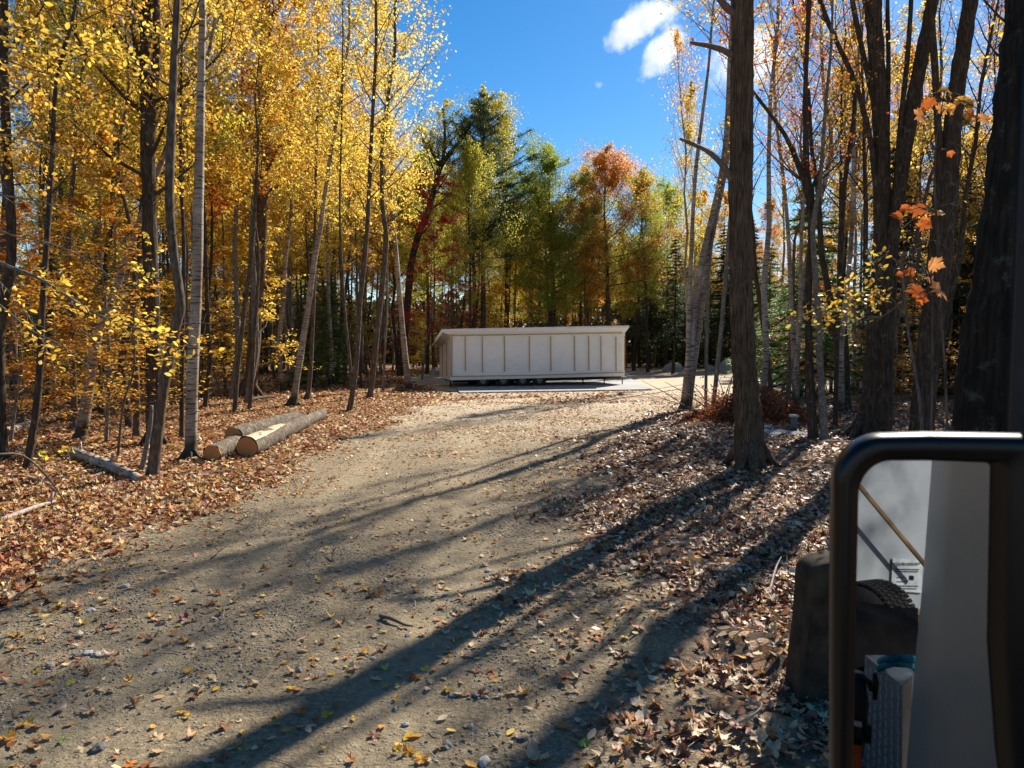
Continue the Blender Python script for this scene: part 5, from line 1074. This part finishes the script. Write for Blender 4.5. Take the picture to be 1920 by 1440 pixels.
# pillar and door edge
def prism_px(name, pts, Y, Y2, mat, parent=truck, virt=False, bev=0):
    f = VR if virt else atY; m = MB(); n = len(pts); a = [f(px, py, Y if not isinstance(Y, (list, tuple)) else Y[i]) for i, (px, py) in enumerate(pts)]
    if isinstance(Y2, Vector): b = [p + Y2 for p in a]
    else: b = [f(px, py, Y2 if not isinstance(Y2, (list, tuple)) else Y2[i]) for i, (px, py) in enumerate(pts)]
    m.add(a + b, [tuple(range(n)), tuple(range(n, 2 * n))[::-1]] + [(i, (i + 1) % n, (i + 1) % n + n, i + n) for i in range(n)])
    return tb(m, name, mat, parent)
prism_px('window_pillar', [(1930, -260), (1921, 0), (1908, 300), (1895, 600), (1886, 800), (1882, 1000), (2700, 1000), (2700, -260)], 1.15, Vector((.14, .14, 0)), M['black'])
prism_px('door_seal', [(1938, -260), (1929, 0), (1916, 300), (1903, 600), (1894, 800), (1890, 1000), (1903, 1000), (1906, 800), (1916, 600), (1929, 300), (1942, 0), (1950, -260)], 1.14, Vector((0, -.02, 0)), M['rubber'])
# silver side of the cab, seen in the glass
silver = simple('silver_paint', (.42, .43, .45), .35, .55, .04, 80, .05, .001, .5)
rail = [(1749, 850), (1742, 940), (1736, 1020), (1728, 1120), (1720, 1200), (1712, 1290), (1704, 1390), (1697, 1480), (1690, 1600)]
rail2 = [(1781, 850), (1776, 940), (1770, 1020), (1764, 1120), (1757, 1200), (1750, 1290), (1741, 1390), (1733, 1480), (1726, 1600)]
edge = [(1870, 850), (1868, 940), (1867, 1020), (1866, 1120), (1866, 1200), (1870, 1290), (1884, 1390), (1900, 1480), (1920, 1600)]
m = MB(); cols_ = []
for pts, yy in ((rail, 2.9), ([(x + 4, y) for x, y in rail], 2.6), ([(x - 5, y) for x, y in rail2], 2.25), (rail2, 2.21), ([(x + 6, y) for x, y in rail2], 2.15), ([(x * .5 + a[0] * .5, y) for (x, y), a in zip(rail2, edge)], 1.95), (edge, 1.72)):
    cols_.append([VR(px, py, yy) for px, py in pts])
k = len(rail); V = [p for c in cols_ for p in c]; back = [p + Vector((.12, 0, 0)) for p in V]; nV = len(V)
Q = [(a * k + i, (a + 1) * k + i, (a + 1) * k + i + 1, a * k + i + 1) for a in range(len(cols_) - 1) for i in range(k - 1)]
m.add(V, Q); m.add([cols_[0][i] for i in range(k)] + [cols_[0][i] + Vector((.15, -.02, 0)) for i in range(k)], [(i, i + 1, i + 1 + k, i + k) for i in range(k - 1)])
m.add([cols_[-1][i] for i in range(k)] + [cols_[-1][i] + Vector((.15, .02, 0)) for i in range(k)], [(i, i + 1, i + 1 + k, i + k) for i in range(k - 1)])
tb(m, 'cab_side', silver, sm=True)
# ---- the trailer in tow, its nose seen in the glass
box = thing('enclosed_trailer', 'white sheet-metal trailer nose with a warning label, reflected in the side mirror', 'trailer', (0, 0, 0))
tw = NT('white_sheet'); nn = tw.noise(tw.coords(), 1.8, 4); n2 = tw.noise(tw.coords((1, 1, 3)), 12, 3); tw.bsdf(tw.mix(nn.outputs[0], (.34, .36, .39), (.50, .52, .55)), .35, n2.outputs[0], .12, .01, .3)
def nose(pts, Y, Y2, mat, name, parent=box): return prism_px(name, pts, Y, Y2, mat, parent, True)
nose([(1480, 640), (2050, 640), (2050, 1500), (1480, 1500)], 5.5, Vector((0, -2.2, 0)), tw.m, 'nose_wall')
br_ = MB(); br_.tube([VR(1604, 902, 5.2), VR(1645, 952, 5.2), VR(1690, 1006, 5.2), VR(1740, 1066, 5.2)], [.019] * 4, 8); tb(br_, 'wooden_pole', None or simple('weathered_pole', (.22, .14, .07), .8), box, True)
lab = nose([(1674, 1046), (1730, 1050), (1728, 1112), (1671, 1108)], 5.46, 5.49, simple('label_film', (.50, .52, .54), .5), 'warning_label')
def mtext(body, px, py, sz, parent):
    cu = bpy.data.curves.new('lettering', 'FONT'); cu.body = body; cu.size = sz; cu.extrude = .001; cu.align_x = 'CENTER'; cu.materials.append(M['black'])
    o = bpy.data.objects.new('lettering', cu); COL.objects.link(o); a, b = VR(px + 10, py, 5.45), VR(px - 10, py, 5.45); X = (b - a).normalized(); X = -X if False else X
    me_ = bpy.data.meshes.new_from_object(o); bpy.data.objects.remove(o); o = bpy.data.objects.new('lettering', me_); COL.objects.link(o); Zu = Vector((0, 0, 1)); Nn_ = X.cross(Zu).normalized(); Yv = Nn_.cross(X).normalized(); mt = Matrix((X, Yv, Nn_)).transposed().to_4x4(); mt.translation = (a + b) / 2; o.matrix_world = mt; o.parent = parent; return o
mtext('*WARNING*', 1701, 1061, .036, box)
for yy, x0, x1 in ((1067, 1678, 1724), (1071, 1678, 1722), (1082, 1682, 1700), (1090, 1682, 1702), (1098, 1676, 1722), (1103, 1676, 1720)):
    nose([(x0, yy), (x1, yy + .5), (x1, yy + 1.7), (x0, yy + 1.2)], 5.448, 5.452, M['rubber'], 'print_line')
nose([(1706, 1079), (1714, 1080), (1714, 1088), (1706, 1087)], 5.447, 5.452, M['black'], 'print_mark')
# spare tyre with tread blocks
sp_ = thing('spare_tyre', 'worn dark tyre leaning on the white trailer nose, reflected in the mirror', 'tyre', (0, 0, 0))
Yt = 4.5; cc = VR(1612, 1210, Yt); u_ = (VR(1700, 1210, Yt - .35) - cc).normalized(); v_ = Vector((0, 0, 1)); w2 = u_.cross(v_).normalized(); px1 = Yt / F
pf = [(66, -.07), (72, -.10), (95, -.115), (112, -.10), (121, -.07), (123, 0), (121, .07), (112, .10), (95, .115), (72, .10), (66, .07)]; K = 48; V = []
for (R_, w_o) in pf:
    for q in range(K): a = 6.2832 * q / K; V.append(cc + (u_ * math.cos(a) + v_ * math.sin(a)) * R_ * px1 + w2 * w_o)
m = MB(); m.add(V, [(i * K + q, i * K + (q + 1) % K, (i + 1) * K + (q + 1) % K, (i + 1) * K + q) for i in range(len(pf) - 1) for q in range(K)]); tb(m, 'tyre_body', M['rubber'], sp_, True)
m = MB()
for row, wo in enumerate((-.075, -.035, .005, .045, .08)):
    for q in range(64):
        a = 6.2832 * (q + .5 * (row % 2)) / 64; d = u_ * math.cos(a) + v_ * math.sin(a); tn = -u_ * math.sin(a) + v_ * math.cos(a); rot = Matrix((w2, tn, d)).transposed(); m.box(cc + d * 124 * px1 + w2 * wo, (.028, .026, .014), rot)
tr = tb(m, 'tread_blocks', M['rubber'], sp_); tr['kind'] = 'stuff'
bx_ = thing('equipment_box', 'matte black box below the spare tyre, reflected in the mirror', 'box', (0, 0, 0))
prism_px('box_body', [(1560, 1163), (1722, 1178), (1722, 1700), (1560, 1700)], 3.9, Vector((0, -.35, 0)), simple('black_box', (.008, .008, .009), .95, spec=.05), bx_, True)
tbx = thing('toolbox', 'aluminium diamond-plate toolbox, reflected in the lower part of the mirror', 'toolbox', (0, 0, 0))
alu = simple('aluminium', (.38, .39, .40), .38, .7, .15, 30, .1, .002, .5)
A = [VR(1622, 1229, 3.45), VR(1693, 1287, 2.95), VR(1690, 1700, 2.95), VR(1606, 1700, 3.45)]; Bk = [VR(1660, 1229, 3.7), VR(1722, 1256, 3.3), VR(1722, 1700, 3.3), VR(1660, 1700, 3.7)]
m = MB(); m.add(A + Bk, [(0, 1, 2, 3), (7, 6, 5, 4), (0, 4, 5, 1), (1, 5, 6, 2), (3, 2, 6, 7), (0, 3, 7, 4)]); tb(m, 'toolbox_body', alu, tbx)
m = MB(); nrm = (A[1] - A[0]).cross(A[3] - A[0]).normalized()
if nrm.dot(MC - A[0]) < 0: nrm = -nrm
for i in range(7):
    for j in range(26):
        u, w = (i + .5) / 7, (j + .5 + .5 * (i % 2)) / 26; p = A[0].lerp(A[1], u).lerp(A[3].lerp(A[2], u), w); ex = (A[1] - A[0]).normalized(); ez = (A[3] - A[0]).normalized(); d = (ez + ex * (.5 if (i + j) % 2 else -.2)).normalized(); rot = Matrix((d, nrm.cross(d), nrm)).transposed()
        m.box(p + nrm * .003, (.030, .005, .005), rot)
dp = tb(m, 'plate_ribs', simple('bright_rib', (.75, .76, .78), .5, .2, .05), tbx); dp['kind'] = 'stuff'
rp = thing('rope', 'coil of teal rope on top of the toolbox, reflected in the mirror', 'rope', (0, 0, 0)); m = MB()
for (dx, dy, rr) in ((0, 0, 38), (3, 5, 34), (-4, 9, 36)):
    pts = [VR(1688 + dx + rr * math.cos(a * .524), 1242 + dy - 9 * math.sin(a * .524) - dx, 3.25 - .12 * math.sin(a * .524)) for a in range(13)]; m.tube(pts, [.014] * 13, 7)
tb(m, 'rope_coil', simple('teal_rope', (.02, .22, .28), .7), rp, True)
st = thing('ratchet_strap', 'black ratchet strap with orange webbing hanging beside the toolbox, reflected in the mirror', 'strap', (0, 0, 0)); m = MB()
m.tube([VR(1598, 1270, 2.85), VR(1616, 1268, 2.85), VR(1630, 1280, 2.85), VR(1634, 1296, 2.85)], [.010, .013, .013, .008], 8); m.tube([VR(1640, 1262, 2.85), VR(1643, 1280, 2.85), VR(1641, 1312, 2.85)], [.009, .012, .009], 8)
m.box(VR(1608, 1320, 2.87), (.07, .04, .10)); m.box(VR(1612, 1372, 2.87), (.09, .035, .07)); m.tube([VR(1606, 1262, 2.87), VR(1608, 1320, 2.87), VR(1604, 1420, 2.87)], [.03, .045, .03], 8); tb(m, 'ratchet', M['black'], st, True)
m = MB(); m.box(VR(1604, 1425, 2.84), (.045, .02, .13)); tb(m, 'webbing', simple('orange_webbing', (.55, .10, .02), .7), st); m = MB(); m.box(VR(1609, 1358, 2.82), (.03, .006, .02)); tb(m, 'tag', simple('white_tag', (.5, .5, .48), .6), st)

# ------------------------------------------------------------------ clouds
def cloud(label, px, py, w, h, rot, dist=900, seed=0, dens=.10, thr=.50):
    c = Vector((0, 0, CAMH)) + ray(px, py).normalized() * dist; k = dist / F; import bmesh
    bm = bmesh.new(); bmesh.ops.create_icosphere(bm, subdivisions=3, radius=1); me = bpy.data.meshes.new('cloud'); bm.to_mesh(me); bm.free()
    o = link('cloud', me, None, c); o.scale = (w * k, .5 * (w + h) * k, h * k); o.rotation_euler = (0, math.radians(rot), math.radians(-(px - 960) / F * 50))
    t = NT('cloud_vapour'); P = t.coords(); ln = t.n('VectorMath', operation='LENGTH'); t.l(P, ln.inputs[0])
    tc = t.n('NewGeometry'); n = t.noise(tc.outputs['Position'], .016, 9, .72)
    mp = t.n('VectorMath', operation='ADD'); t.l(tc.outputs['Position'], mp.inputs[0]); mp.inputs[1].default_value = (seed * 91, 0, 0); t.l(mp.outputs[0], n.inputs['Vector'])
    n.inputs['Scale'].default_value = .9 / (h * k)
    v = t.math('SUBTRACT', t.math('ADD', n.outputs[0], t.math('MULTIPLY', t.math('SUBTRACT', .62, ln.outputs['Value']), .55)), thr)
    d = t.math('MULTIPLY', t.math('MINIMUM', t.math('MAXIMUM', t.math('MULTIPLY', v, 5.0), 0.0), 1.0), dens)
    pv = t.n('VolumePrincipled'); t.l(d, pv.inputs['Density']); pv.inputs['Color'].default_value = (1, 1, 1, 1); pv.inputs['Anisotropy'].default_value = .2; t.l(pv.outputs[0], t.out.inputs['Volume'])
    me.materials.append(t.m); tag(o, label, 'cloud'); return o
cloud('white puffy cloud reaching left, upper of the pair in the blue gap', 1208, 42, 112, 33, -24, seed=1, thr=.485, dens=.05)
cloud('white puffy cloud low beside the upper one, left of the big oak trunk', 1242, 96, 74, 36, -40, seed=3, thr=.49, dens=.05)
cloud('broad white cloud behind the big oak trunk and birch tops', 1400, 115, 115, 75, -8, seed=3, thr=.52, dens=.03)
cloud('tiny wisp of cloud in the middle of the blue gap', 1124, 160, 17, 13, 0, seed=9, thr=.53, dens=.03)
